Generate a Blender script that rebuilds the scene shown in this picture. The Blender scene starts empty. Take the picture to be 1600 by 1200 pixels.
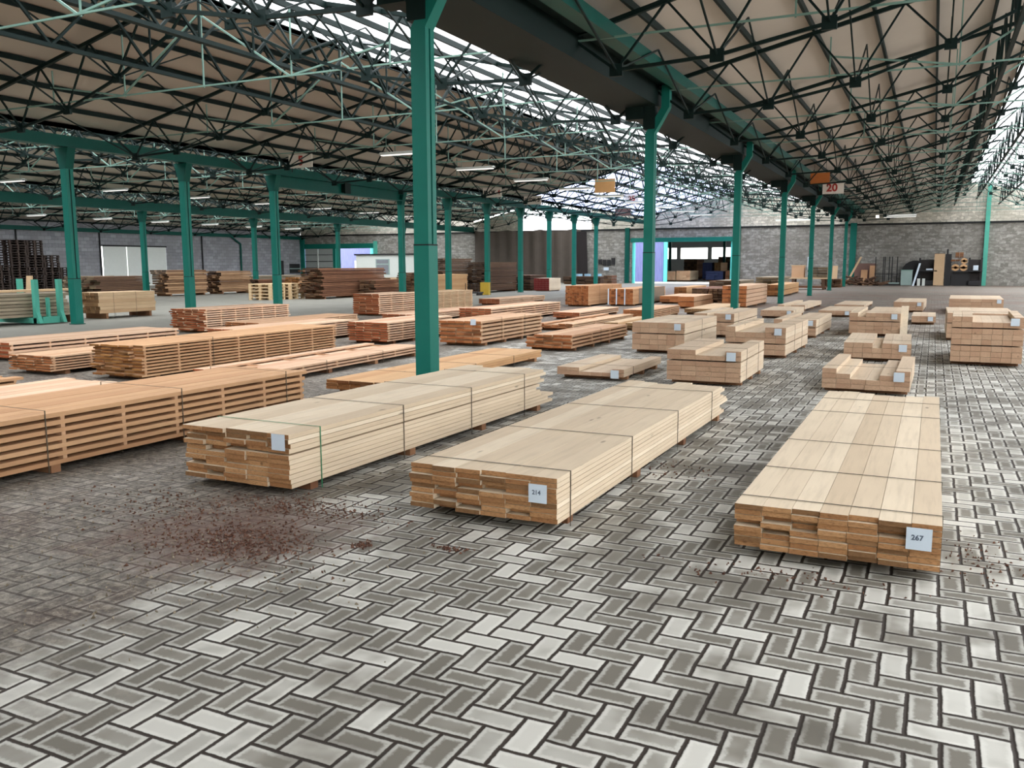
import bpy, math, random
import numpy as np
from mathutils import Matrix, Vector

R = random.Random(7)
S = bpy.context.scene
COL = S.collection

# ------------------------------------------------------------------ camera
PITCH, YAW, ROLL, F = .1369, .4469, -.0031, 1364.0
CAMH = 1.55
fw = Vector((-math.sin(YAW)*math.cos(PITCH), math.cos(YAW)*math.cos(PITCH), -math.sin(PITCH)))
r0 = Vector((math.cos(YAW), math.sin(YAW), 0)); u0 = r0.cross(fw)
rr = math.cos(ROLL)*r0 + math.sin(ROLL)*u0
uu = -math.sin(ROLL)*r0 + math.cos(ROLL)*u0
cd = bpy.data.cameras.new('camera'); cam = bpy.data.objects.new('camera', cd); COL.objects.link(cam)
cd.sensor_width = 36; cd.lens = F/1600*36; cd.clip_start = .05; cd.clip_end = 500
M = Matrix((rr, uu, -fw)).transposed().to_4x4(); M.translation = (0, 0, CAMH)
cam.matrix_world = M
S.camera = cam

# ------------------------------------------------------------------ world, exposure
W = bpy.data.worlds.new('overcast_sky'); S.world = W; W.use_nodes = True
nt = W.node_tree; nt.nodes.clear()
o = nt.nodes.new('ShaderNodeOutputWorld'); bg = nt.nodes.new('ShaderNodeBackground')
bg.inputs[0].default_value = (1.0, .995, .98, 1); bg.inputs[1].default_value = 2.0
nt.links.new(bg.outputs[0], o.inputs[0])
S.view_settings.view_transform = 'Standard'; S.view_settings.look = 'None'
S.view_settings.exposure = 1.25; S.view_settings.gamma = 1.0; S.view_settings.use_curve_mapping = False
S.cycles.use_denoising = True
S.cycles.max_bounces = 7; S.cycles.diffuse_bounces = 4; S.cycles.transparent_max_bounces = 24
S.cycles.glossy_bounces = 2; S.cycles.transmission_bounces = 3
S.cycles.sample_clamp_indirect = 6
S.cycles.caustics_reflective = False; S.cycles.caustics_refractive = False

# ------------------------------------------------------------------ node helpers
def newmat(name):
    m = bpy.data.materials.new(name); m.use_nodes = True
    t = m.node_tree; b = t.nodes['Principled BSDF']
    return m, t, b
def mth(t, op, a, b=None, c=None):
    n = t.nodes.new('ShaderNodeMath'); n.operation = op
    for i, v in enumerate((a, b, c)):
        if v is None: continue
        if isinstance(v, (int, float)): n.inputs[i].default_value = v
        else: t.links.new(v, n.inputs[i])
    return n.outputs[0]
def mixc(t, f, a, b, mode='MIX'):
    n = t.nodes.new('ShaderNodeMix'); n.data_type = 'RGBA'; n.blend_type = mode
    for s, v in ((n.inputs[0], f), (n.inputs[6], a), (n.inputs[7], b)):
        if isinstance(v, (int, float)): s.default_value = v
        elif isinstance(v, tuple): s.default_value = (*v, 1) if len(v) == 3 else v
        else: t.links.new(v, s)
    return n.outputs[2]
def ramp(t, f, lo, hi):
    n = t.nodes.new('ShaderNodeMapRange'); n.interpolation_type = 'SMOOTHSTEP'
    t.links.new(f, n.inputs[0]); n.inputs[1].default_value = lo; n.inputs[2].default_value = hi
    return n.outputs[0]
def objco(t, scale=(1, 1, 1)):
    tc = t.nodes.new('ShaderNodeTexCoord'); mp = t.nodes.new('ShaderNodeMapping')
    mp.inputs['Scale'].default_value = scale
    t.links.new(tc.outputs['Object'], mp.inputs[0]); return mp.outputs[0]
def noise(t, vec, scale, detail=3, rough=.55):
    n = t.nodes.new('ShaderNodeTexNoise'); n.inputs['Scale'].default_value = scale
    n.inputs['Detail'].default_value = detail; n.inputs['Roughness'].default_value = rough
    t.links.new(vec, n.inputs['Vector']); return n.outputs['Fac']
def bump(t, b, h, strength, dist=.01):
    n = t.nodes.new('ShaderNodeBump'); n.inputs['Strength'].default_value = strength
    n.inputs['Distance'].default_value = dist
    t.links.new(h, n.inputs['Height']); t.links.new(n.outputs[0], b.inputs['Normal'])
def srgb(r, g, b):
    f = lambda c: (c/255/12.92 if c/255 <= .04045 else ((c/255+.055)/1.055)**2.4)
    return (f(r), f(g), f(b))

def plain(name, col, rough=.7, var=.12, scale=6, metal=0, emis=None):
    m, t, b = newmat(name)
    v = objco(t); n = noise(t, v, scale, 4)
    c = mixc(t, n, tuple(x*(1-var) for x in col), tuple(min(1, x*(1+var)) for x in col))
    t.links.new(c, b.inputs['Base Color']); b.inputs['Roughness'].default_value = rough
    b.inputs['Metallic'].default_value = metal
    if emis:
        b.inputs['Emission Color'].default_value = (*emis[0], 1); b.inputs['Emission Strength'].default_value = emis[1]
    return m

def wood(name, a, b2, grain=.35, rough=.75, knots=True, end=False, dk=.72):
    """a, b2: the two shades boards vary between; attribute 'tone' picks one per board."""
    m, t, b = newmat(name)
    at = t.nodes.new('ShaderNodeAttribute'); at.attribute_name = 'tone'
    base = mixc(t, at.outputs['Fac'], a, b2)
    tc = t.nodes.new('ShaderNodeTexCoord')
    off = t.nodes.new('ShaderNodeVectorMath'); off.operation = 'ADD'
    sc = t.nodes.new('ShaderNodeVectorMath'); sc.operation = 'SCALE'
    cmb = t.nodes.new('ShaderNodeCombineXYZ'); cmb.inputs[0].default_value = 31; cmb.inputs[1].default_value = 17; cmb.inputs[2].default_value = 23
    t.links.new(cmb.outputs[0], sc.inputs[0]); t.links.new(at.outputs['Fac'], sc.inputs['Scale'])
    t.links.new(tc.outputs['Object'], off.inputs[0]); t.links.new(sc.outputs[0], off.inputs[1])
    mp = t.nodes.new('ShaderNodeMapping'); t.links.new(off.outputs[0], mp.inputs[0])
    mp.inputs['Scale'].default_value = (14, .9, 14) if not end else (22, 3, 60)
    g = noise(t, mp.outputs[0], 2.2, 5, .6)
    dark = tuple(x*(.60 if not end else .38) for x in a)
    f = mth(t, 'MULTIPLY', ramp(t, g, .42, .78), grain)
    c = mixc(t, f, base, dark)
    if knots:
        mp2 = t.nodes.new('ShaderNodeMapping'); t.links.new(off.outputs[0], mp2.inputs[0])
        mp2.inputs['Scale'].default_value = (5, 1.6, 5)
        vo = t.nodes.new('ShaderNodeTexVoronoi'); vo.inputs['Scale'].default_value = 1.0
        t.links.new(mp2.outputs[0], vo.inputs['Vector'])
        k = mth(t, 'SUBTRACT', 1.0, ramp(t, vo.outputs['Distance'], .03, .10))
        c = mixc(t, mth(t, 'MULTIPLY', k, .7), c, tuple(x*.25 for x in a))
    if end:
        c = mixc(t, mth(t, 'MULTIPLY', ramp(t, at.outputs['Fac'], .78, .86), dk), c, tuple(x*.3 for x in a))
    big = noise(t, tc.outputs['Object'], 1.3, 2)
    c = mixc(t, mth(t, 'MULTIPLY', ramp(t, big, .35, .7), .18), c, tuple(x*.7 for x in a))
    t.links.new(c, b.inputs['Base Color']); b.inputs['Roughness'].default_value = rough
    b.inputs['Specular IOR Level'].default_value = .25
    bump(t, b, g, .25, .004)
    return m

# timber shades
OAK = (wood('pale_planed_oak', srgb(206, 186, 158), srgb(226, 210, 184), .3), wood('oak_end_grain', srgb(156, 110, 70), srgb(196, 152, 106), .75, end=True))
OAKB = (wood('pale_oak_beam', srgb(202, 180, 154), srgb(216, 198, 172), .3), wood('oak_beam_end', srgb(182, 146, 118), srgb(205, 172, 142), .45, end=True, dk=.18))
LARCH = (wood('orange_larch', srgb(192, 150, 116), srgb(212, 178, 144), .35), wood('larch_end_grain', srgb(158, 92, 52), srgb(190, 126, 78), .7, end=True))
LARCHD = (wood('brown_larch', srgb(182, 138, 100), srgb(202, 162, 122), .4), wood('brown_larch_end', srgb(138, 88, 44), srgb(178, 128, 70), .8, end=True))
DOUG = (wood('pink_douglas_fir', srgb(198, 158, 128), srgb(220, 190, 160), .3), wood('red_brown_end', srgb(150, 74, 42), srgb(186, 104, 64), .6, end=True))
GOLD = (wood('golden_pine', srgb(194, 150, 106), srgb(208, 168, 124), .3), wood('golden_end', srgb(120, 74, 40), srgb(160, 108, 62), .7, end=True))
DARK = (wood('dark_weathered_wood', srgb(84, 62, 48), srgb(112, 86, 66), .5), wood('dark_end', srgb(60, 44, 34), srgb(94, 72, 52), .6, end=True))
BROWN = (wood('brown_sawn_wood', srgb(96, 62, 44), srgb(140, 98, 72), .5), wood('brown_sawn_end', srgb(72, 52, 38), srgb(128, 98, 70), .8, end=True))
TAN = (wood('tan_sawn_wood', srgb(190, 158, 122), srgb(210, 182, 146), .4), wood('tan_end', srgb(110, 80, 52), srgb(168, 132, 90), .8, end=True))
TANW = (wood('waney_tan_wood', srgb(120, 88, 62), srgb(196, 158, 120), .5), wood('waney_end', srgb(64, 44, 30), srgb(120, 88, 58), .8, end=True))
GREYW = (wood('grey_weathered_wood', srgb(140, 128, 108), srgb(172, 158, 134), .5), wood('grey_wood_end', srgb(84, 72, 56), srgb(140, 120, 92), .8, end=True))
STICK = wood('spacer_batten', srgb(176, 136, 102), srgb(200, 160, 124), .2, knots=False)
BEAR = wood('bearer_timber', srgb(120, 82, 58), srgb(166, 124, 90), .4, knots=False)
PALL = wood('pallet_wood', srgb(206, 176, 134), srgb(226, 202, 162), .4, knots=False)
PALLD = wood('dark_pallet_wood', srgb(38, 30, 26), srgb(62, 50, 42), .5, knots=False)

def paint(name, col, worn=.35, rough=.45):
    m, t, b = newmat(name); v = objco(t)
    n = noise(t, v, 3, 5, .6); s = noise(t, objco(t, (9, 9, 2.2)), 2.4, 5, .7)
    c = mixc(t, n, tuple(x*.85 for x in col), tuple(min(1, x*1.15) for x in col))
    c = mixc(t, mth(t, 'MULTIPLY', ramp(t, s, .66, .76), worn), c, (.018, .03, .028))
    t.links.new(c, b.inputs['Base Color']); b.inputs['Roughness'].default_value = rough; b.inputs['Specular IOR Level'].default_value = .2
    return m
TEAL = paint('teal_column_paint', srgb(24, 110, 97))
TEALD = paint('dark_teal_girder_paint', srgb(6, 78, 68), .2)
TRUSS = paint('shaded_teal_truss', srgb(10, 30, 27), .0, .6)  # teal steel like the rest; roof shade put into the near-black colour
PALET = paint('skylit_teal_tie', srgb(116, 148, 136), .1)  # same teal steel; skylight falling on it put into the paler colour
TEALL = paint('light_teal_paint', srgb(84, 170, 150), .25)
CYAN = paint('bright_cyan_paint', srgb(100, 215, 205), .1)
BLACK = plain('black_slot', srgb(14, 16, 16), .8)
STRAP = plain('dark_strap', srgb(74, 66, 52), .5)
GREEN = plain('green_strap', srgb(40, 120, 80), .5)
PAPER = plain('white_paper', srgb(205, 218, 228), .8, .04, 20)
INK = plain('grey_ink', srgb(84, 96, 112), .8, 0)
DINK = plain('dark_ink', srgb(30, 26, 26), .8, 0)
RED = plain('red_ink', srgb(170, 50, 40), .8, 0)
SIGN = plain('dusty_sign_white', srgb(235, 228, 218), .6, .08)
ORANGE = plain('faded_orange_board', srgb(190, 110, 50), .7)
BROWNB = plain('tan_board', srgb(196, 150, 96), .7)
MAROON = plain('dull_brown_board', srgb(112, 84, 74), .7)
WHITE = plain('white_enamel', srgb(214, 220, 214), .5, .06)
GREYD = plain('grey_sheet_door', srgb(160, 166, 162), .6, .1, 3)
TARP = plain('brown_grey_tarpaulin', srgb(84, 76, 68), .85, .18, 2)
GAPDK = plain('dark_gap_sheet', srgb(36, 30, 30), .9)  # colour for the darkness of the gap beside the tarpaulin
BLK = plain('black_metal', srgb(24, 24, 26), .6)
NAVY = plain('navy_cover', srgb(30, 46, 92), .7)
YEL = plain('yellow_paint', srgb(190, 160, 50), .6)
GALV = plain('pale_grey_metal', srgb(150, 172, 166), .5)
CEIL = plain('beige_roof_sheet', srgb(196, 186, 174), .9, .10, .7)
TUBE = plain('lamp_tube_white', srgb(240, 240, 235), .4, .02, 5, emis=((1, .98, .94), .35))
REDP = plain('red_painted_end', srgb(110, 24, 20), .7, .2, 20)
LEAFM = plain('tree_leaf', srgb(70, 96, 62), .8, .3, 4)
BARK = plain('tree_bark', srgb(80, 66, 54), .9, .3, 8)

# corrugated lavender cladding
def corr(name, a, b2, k):
    m, t, b = newmat(name); tc = t.nodes.new('ShaderNodeTexCoord'); sp = t.nodes.new('ShaderNodeSeparateXYZ')
    t.links.new(tc.outputs['Object'], sp.inputs[0])
    s = mth(t, 'SINE', mth(t, 'MULTIPLY', sp.outputs[0], k))
    n = noise(t, objco(t, (3, 3, .5)), 3, 4)
    f = mth(t, 'ADD', mth(t, 'MULTIPLY', n, .8), .1)
    t.links.new(mixc(t, f, a, b2), b.inputs['Base Color']); b.inputs['Roughness'].default_value = .6
    bump(t, b, s, .8, .03); return m
LAV = corr('lavender_corrugated_sheet', srgb(96, 104, 168), srgb(138, 146, 200), 42)

# glazing: dusty clear roof glass
def glazing(name, tint, mixf):
    m, t, b = newmat(name); t.nodes.remove(b)
    out = [n for n in t.nodes if n.type == 'OUTPUT_MATERIAL'][0]
    tr = t.nodes.new('ShaderNodeBsdfTransparent'); tr.inputs[0].default_value = (*tint, 1)
    tl = t.nodes.new('ShaderNodeBsdfTranslucent'); tl.inputs[0].default_value = (*tint, 1)
    mx = t.nodes.new('ShaderNodeMixShader'); mx.inputs[0].default_value = mixf
    t.links.new(tr.outputs[0], mx.inputs[1]); t.links.new(tl.outputs[0], mx.inputs[2]); t.links.new(mx.outputs[0], out.inputs[0])
    return m
GLASS = glazing('dusty_roof_glass', (.90, .91, .94), .22)
GRPL = glazing('milky_roof_light', (.62, .66, .80), .5)

# blockwork
def mapv(t, sc): return objco(t, sc)
def blocks(name, axis, a, b2, mortar, dirt, bw=.42, bh=.21, mot=.6):
    m, t, b = newmat(name); tc = t.nodes.new('ShaderNodeTexCoord'); sp = t.nodes.new('ShaderNodeSeparateXYZ')
    t.links.new(tc.outputs['Object'], sp.inputs[0])
    cb = t.nodes.new('ShaderNodeCombineXYZ'); t.links.new(sp.outputs[axis], cb.inputs[0]); t.links.new(sp.outputs[2], cb.inputs[1])
    br = t.nodes.new('ShaderNodeTexBrick'); t.links.new(cb.outputs[0], br.inputs[0])
    br.inputs['Color1'].default_value = (*a, 1); br.inputs['Color2'].default_value = (*b2, 1); br.inputs['Mortar'].default_value = (*mortar, 1)
    br.inputs['Scale'].default_value = 1; br.inputs['Brick Width'].default_value = bw; br.inputs['Row Height'].default_value = bh
    br.inputs['Mortar Size'].default_value = .012; br.inputs['Mortar Smooth'].default_value = .3; br.inputs['Bias'].default_value = -.1
    n = noise(t, tc.outputs['Object'], 2.6, 5, .65); n2 = noise(t, tc.outputs['Object'], .5, 3)
    c = mixc(t, mth(t, 'MULTIPLY', ramp(t, noise(t, mapv(t, (1, 1, 2)), 3.4, 4, .6), .5, .64), mot), br.outputs[0], tuple(min(1, x*1.35) for x in b2))
    c = mixc(t, mth(t, 'MULTIPLY', ramp(t, n2, .35, .7), .6), c, dirt)
    t.links.new(c, b.inputs['Base Color']); b.inputs['Roughness'].default_value = .9
    bump(t, b, br.outputs['Fac'], -.4, .01); return m
BLK_END = blocks('grey_block_wall', 0, srgb(118, 116, 109), srgb(158, 156, 149), srgb(104, 102, 97), srgb(112, 108, 100))
BLK_GAB = blocks('cream_block_gable', 0, srgb(176, 172, 158), srgb(214, 208, 194), srgb(140, 136, 126), srgb(160, 156, 140))
BLK_LEFT = blocks('blue_grey_block_wall', 1, srgb(134, 136, 141), srgb(164, 166, 172), srgb(100, 102, 108), srgb(136, 136, 138), .5, .25, .15)

# floor: herringbone pavers, dirt, concrete aisle
def floor_mat():
    m, t, b = newmat('herringbone_pavers'); tc = t.nodes.new('ShaderNodeTexCoord'); sp = t.nodes.new('ShaderNodeSeparateXYZ')
    P = tc.outputs['Object']; t.links.new(P, sp.inputs[0]); X, Y = sp.outputs[0], sp.outputs[1]
    wob = noise(t, P, 7, 2); wx = mth(t, 'MULTIPLY', mth(t, 'SUBTRACT', wob, .5), .012)
    w = .107
    u = mth(t, 'DIVIDE', mth(t, 'ADD', X, wx), w); v = mth(t, 'DIVIDE', mth(t, 'ADD', Y, wx), w)
    i = mth(t, 'FLOOR', u); j = mth(t, 'FLOOR', v); fx = mth(t, 'SUBTRACT', u, i); fy = mth(t, 'SUBTRACT', v, j)
    k = mth(t, 'FLOORED_MODULO', mth(t, 'SUBTRACT', i, j), 4)
    eq = lambda q: mth(t, 'COMPARE', k, float(q), .25)
    k1, k2, k3 = eq(1), eq(2), eq(3); vert = mth(t, 'ADD', k2, k3)
    a = mth(t, 'ADD', fx, k1); b_ = mth(t, 'ADD', fy, k2)
    la = mth(t, 'SUBTRACT', 2.0, vert)           # extent along x: 2 for flat, 1 for upright bricks
    lb = mth(t, 'ADD', 1.0, vert)
    d = mth(t, 'MINIMUM', mth(t, 'MINIMUM', a, mth(t, 'SUBTRACT', la, a)), mth(t, 'MINIMUM', b_, mth(t, 'SUBTRACT', lb, b_)))
    idc = t.nodes.new('ShaderNodeCombineXYZ')
    t.links.new(mth(t, 'SUBTRACT', i, k1), idc.inputs[0]); t.links.new(mth(t, 'SUBTRACT', j, k2), idc.inputs[1])
    wn = t.nodes.new('ShaderNodeTexWhiteNoise'); wn.noise_dimensions = '3D'; t.links.new(idc.outputs[0], wn.inputs[0])
    rnd = wn.outputs['Value']
    fine = noise(t, P, 46, 5, .75); mid = noise(t, P, 1.1, 4, .6); big = noise(t, P, .35, 3)
    centre = mixc(t, rnd, srgb(108, 104, 94), srgb(142, 138, 127))
    edge = mixc(t, rnd, srgb(164, 163, 154), srgb(210, 209, 200))
    dn = mth(t, 'ADD', d, mth(t, 'MULTIPLY', mth(t, 'SUBTRACT', fine, .5), .34))
    worn = ramp(t, dn, .15, .30)
    # some bricks are wholly frosted pale, others plain
    full = ramp(t, mth(t, 'ADD', mth(t, 'MULTIPLY', rnd, .45), mid), .66, .95)
    fr = mth(t, 'MULTIPLY', worn, mth(t, 'SUBTRACT', 1.0, mth(t, 'MULTIPLY', full, .8)))
    brick = mixc(t, fr, edge, centre)
    plainf = ramp(t, mid, .52, .36)
    plain_c = mixc(t, rnd, srgb(98, 94, 85), srgb(122, 118, 107))
    brick = mixc(t, mth(t, 'MULTIPLY', plainf, .85), brick, plain_c)
    joint = mth(t, 'SUBTRACT', 1.0, ramp(t, mth(t, 'ADD', d, mth(t, 'MULTIPLY', mth(t, 'SUBTRACT', fine, .5), .08)), .055, .10))
    c = mixc(t, joint, brick, mixc(t, mid, srgb(36, 32, 27), srgb(58, 48, 40)))
    # dirt and sawdust trodden over the bricks
    bx = mth(t, 'SUBTRACT', mth(t, 'MULTIPLY', mth(t, 'MAXIMUM', mth(t, 'SUBTRACT', Y, 3.6), 0), -.62), 2.75)
    bx = mth(t, 'MAXIMUM', bx, -7.2)
    sd = mth(t, 'SUBTRACT', bx, X)
    sd = mth(t, 'ADD', sd, mth(t, 'MULTIPLY', mth(t, 'SUBTRACT', noise(t, P, 1.7, 4, .65), .5), 2.2))
    dirt = ramp(t, sd, -.15, .9)
    far = ramp(t, mth(t, 'ADD', Y, mth(t, 'MULTIPLY', mid, 8.)), 24, 36)
    dirt = mth(t, 'MAXIMUM', dirt, mth(t, 'MULTIPLY', far, .95))
    patch = mth(t, 'MULTIPLY', ramp(t, noise(t, P, .62, 4, .7), .60, .74), .75)
    dirt2 = mth(t, 'MAXIMUM', dirt, patch)
    dc = mixc(t, noise(t, P, 5, 5, .7), srgb(84, 78, 69), srgb(116, 109, 98))
    dc = mixc(t, mth(t, 'MULTIPLY', ramp(t, noise(t, P, 1.3, 3), .48, .66), mth(t, 'MULTIPLY', dirt, .6)), dc, srgb(88, 70, 60))
    lump = noise(t, P, 13, 6, .85)
    dc = mixc(t, mth(t, 'MULTIPLY', ramp(t, lump, .51, .57), .8), dc, srgb(148, 140, 126))
    dc = mixc(t, mth(t, 'MULTIPLY', ramp(t, lump, .48, .42), .85), dc, srgb(54, 46, 40))
    dj = mixc(t, mth(t, 'MULTIPLY', joint, .45), dc, srgb(52, 46, 40))
    c = mixc(t, mth(t, 'MULTIPLY', dirt2, .86), c, dj)
    rb = mth(t, 'MULTIPLY', ramp(t, Y, 15, 30), ramp(t, noise(t, P, .3, 4, .6), .4, .6))
    c = mixc(t, mth(t, 'MULTIPLY', rb, .6), c, srgb(112, 90, 78))
    rv = t.nodes.new('ShaderNodeVectorMath'); rv.operation = 'DISTANCE'; t.links.new(P, rv.inputs[0]); rv.inputs[1].default_value = (-3.6, 3.75, 0)
    rs = mth(t, 'SUBTRACT', 1.0, ramp(t, mth(t, 'ADD', rv.outputs['Value'], mth(t, 'MULTIPLY', mth(t, 'SUBTRACT', noise(t, P, 3, 5, .7), .5), 1.6)), .25, .95))
    c = mixc(t, mth(t, 'MULTIPLY', rs, .7), c, mixc(t, lump, srgb(60, 42, 36), srgb(120, 90, 76)))
    # concrete of the far aisle
    con = mixc(t, noise(t, P, .9, 5, .6), srgb(112, 111, 102), srgb(142, 141, 130))
    cf = ramp(t, mth(t, 'ADD', X, mth(t, 'MULTIPLY', noise(t, P, .8, 3), 1.2)), -14.2, -15.2)
    pale = mth(t, 'MULTIPLY', ramp(t, Y, 47, 53), ramp(t, Y, 66, 60))
    c = mixc(t, cf, c, con)
    c = mixc(t, mth(t, 'MULTIPLY', pale, .35), c, srgb(158, 152, 142))
    t.links.new(c, b.inputs['Base Color'])
    b.inputs['Roughness'].default_value = .72; b.inputs['Specular IOR Level'].default_value = .3
    hgt = mth(t, 'ADD', mth(t, 'ADD', ramp(t, d, .0, .12), mth(t, 'MULTIPLY', fine, .25)), mth(t, 'MULTIPLY', mth(t, 'MULTIPLY', lump, dirt), 2.5))
    bump(t, b, hgt, .5, .006)
    return m
FLOORM = floor_mat()

# ------------------------------------------------------------------ mesh helpers
class MB:
    def __init__(s): s.v = []; s.f = []; s.m = []; s.t = []
    def add(s, vs, fs, mi=0, tone=.5):
        k = len(s.v); s.v += [tuple(v) for v in vs]; s.f += [tuple(k+i for i in f) for f in fs]
        mi = mi if isinstance(mi, (list, tuple)) else [mi]*len(fs)
        s.m += list(mi); s.t += [tone]*len(fs); return s
    def box(s, x0, x1, y0, y1, z0, z1, mi=0, tone=.5, end=None):
        vs = [(x0,y0,z0),(x1,y0,z0),(x1,y1,z0),(x0,y1,z0),(x0,y0,z1),(x1,y0,z1),(x1,y1,z1),(x0,y1,z1)]
        e = mi if end is None else end
        return s.add(vs, [(0,3,2,1),(4,5,6,7),(0,1,5,4),(1,2,6,5),(2,3,7,6),(3,0,4,7)], [mi,mi,e,mi,e,mi], tone)
    def rod(s, a, b, r, n=4, mi=0, tone=.5, r2=None):
        a = Vector(a); b = Vector(b); d = (b-a).normalized()
        x = d.cross(Vector((0,0,1)) if abs(d.z) < .95 else Vector((1,0,0))).normalized(); y = d.cross(x)
        r2 = r if r2 is None else r2; vs = []
        for p, q in ((a, r), (b, r2)):
            for i in range(n):
                an = 2*math.pi*(i+.5)/n; vs.append(p + x*q*math.cos(an) + y*q*math.sin(an))
        fs = [(i, (i+1) % n, n+(i+1) % n, n+i) for i in range(n)] + [tuple(reversed(range(n))), tuple(range(n, 2*n))]
        return s.add(vs, fs, mi, tone)
    def path(s, pts, r, n=6, mi=0):
        for a, b in zip(pts, pts[1:]): s.rod(a, b, r, n, mi)
        return s
    def prism(s, poly, y0, y1, mi=0):          # poly in x,z
        n = len(poly); vs = [(x, y0, z) for x, z in poly] + [(x, y1, z) for x, z in poly]
        fs = [(i, (i+1) % n, n+(i+1) % n, n+i) for i in range(n)] + [tuple(reversed(range(n))), tuple(range(n, 2*n))]
        return s.add(vs, fs, mi)
    def mesh(s, name, mats, smooth=False):
        me = bpy.data.meshes.new(name); me.from_pydata(s.v, [], s.f)
        for m in (mats if isinstance(mats, (list, tuple)) else [mats]): me.materials.append(m)
        me.polygons.foreach_set('material_index', s.m)
        at = me.attributes.new('tone', 'FLOAT', 'FACE'); at.data.foreach_set('value', s.t)
        if smooth: me.polygons.foreach_set('use_smooth', [True]*len(s.f))
        me.update(); return me
    def build(s, name, mats, parent=None, smooth=False):
        ob = bpy.data.objects.new(name, s.mesh(name, mats, smooth)); COL.objects.link(ob)
        if parent: ob.parent = parent
        return ob
def tag(o, label=None, cat=None, group=None, kind=None):
    if label: o['label'] = label
    if cat: o['category'] = cat
    if group: o['group'] = group
    if kind: o['kind'] = kind
    return o
def thing(name, label, cat, loc=(0,0,0), rz=0, group=None):
    o = bpy.data.objects.new(name, None); COL.objects.link(o); o.location = loc; o.rotation_euler = (0,0,rz)
    return tag(o, label, cat, group)
def children(o): return [c for c in bpy.data.objects if c.parent == o]
def copy_tree(o, parent=None):
    c = o.copy(); COL.objects.link(c); c.parent = parent
    for ch in children(o): copy_tree(ch, c)
    return c
def struct(ob, label=None): ob['kind'] = 'structure'; 
def box_thing(name, label, cat, b, m, group=None):
    return tag(MB().box(*b).build(name, m), label, cat, group)
def text(body, size, mat, parent, loc, rot=(math.pi/2, 0, 0), name='lettering', thick=.001):
    cu = bpy.data.curves.new(name, 'FONT'); cu.body = body; cu.size = size; cu.align_x = 'CENTER'; cu.align_y = 'CENTER'; cu.extrude = thick; cu.offset = size*.03
    cu.resolution_u = 3; tmp = bpy.data.objects.new('tmp', cu); COL.objects.link(tmp); bpy.context.view_layer.update()
    me = bpy.data.meshes.new_from_object(tmp.evaluated_get(bpy.context.evaluated_depsgraph_get())); bpy.data.objects.remove(tmp)
    me.materials.clear(); me.materials.append(mat)
    o = bpy.data.objects.new(name, me); COL.objects.link(o); o.parent = parent; o.location = loc; o.rotation_euler = rot
    return o

# ------------------------------------------------------------------ the hall: levels and rows
XA, XB, XC, XL, XR = -5.25, -20.37, -35.5, -53.9, 9.9
YW, YN = 66.5, -20.0
ZE, ZR = 5.0, 6.75
BAYS = [('M', XB, XA, ZE, ZE), ('R', XA, XR, ZE, ZE), ('N', XC, XB, ZE, ZE), ('L', XL, XC, 4.4, ZE)]

MB().box(XL-1, XR+.3, YN, YW+.1, -.3, 0).build('floor', FLOORM)['kind'] = 'structure'

def wall_boxes(name, boxes, m):
    mb = MB()
    for b in boxes: mb.box(*b)
    ob = mb.build(name, m); ob['kind'] = 'structure'; return ob
T = YW+.3
wall_boxes('wall_far', [(-45.6,-21.4,YW,T,0,4.2), (-53.9,-45.6,YW,T,3.3,4.2), (-21.4,-13.45,YW,T,3.45,4.2), (-13.45,XR,YW,T,0,4.2)], BLK_END)
wall_boxes('wall_left', [(XL-.3,XL,YN,44.4,0,4.6), (XL-.3,XL,50.3,63.1,0,4.6), (XL-.3,XL,44.4,50.3,2.92,4.6), (XL-.3,XL,63.1,64.0,1.9,4.6),(XL-.3,XL,64.0,YW,1.9,4.6),(XL-.3,XL,64.0,YW,0,1.9)], BLK_LEFT)
MB().box(XL, XR, YN-.3, YN, 0, 5.2).build('wall_near', BLK_END)['kind'] = 'structure'  # unseen wall behind the camera, added to cut light on the pack fronts
# gables
for i, (n, xl, xr, zl, zr) in enumerate(BAYS):
    xm = (xl+xr)/2
    g = MB().prism([(xl,4.2),(xr,4.2),(xr,zr+.22),(xm,ZR+.2),(xm-.6,ZR+.2),(xl,zl+.22)], YW+.02, YW+.2).build('wall_gable', BLK_GAB) if n != 'N' else None
    if n == 'N':
        zz = lambda x: ZR - abs(x-xm)/((xr-xl)/2)*(ZR-ZE)
        for a, b, mm, nm in ((xl, -31, BLK_GAB, 'wall_gable'), (-31, -24.8, GLASS, 'window_6'), (-24.8, xr, BLK_GAB, 'wall_gable')):
            pts = [(a,4.2),(b,4.2),(b,zz(b))]+([(xm,ZR)] if a < xm < b else [])+[(a,zz(a))]
            MB().prism(pts, YW+.02, YW+.2).build(nm, mm)['kind'] = 'structure'
        continue
    g['kind'] = 'structure'
MB().box(XL, XR, YW-.12, YW+.05, 4.12, 4.24).build('trim_1', BLACK)['kind'] = 'structure'
MB().box(XL, XL+.2, YN, YW, 3.85, 4.12).build('trim_2', TEALD)['kind'] = 'structure'
# right side row beyond the frame: closing wall low, open above
MB().box(XR, XR+.3, YN, YW, 0, 2.2).build('wall_right', BLK_LEFT)['kind'] = 'structure'

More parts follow.
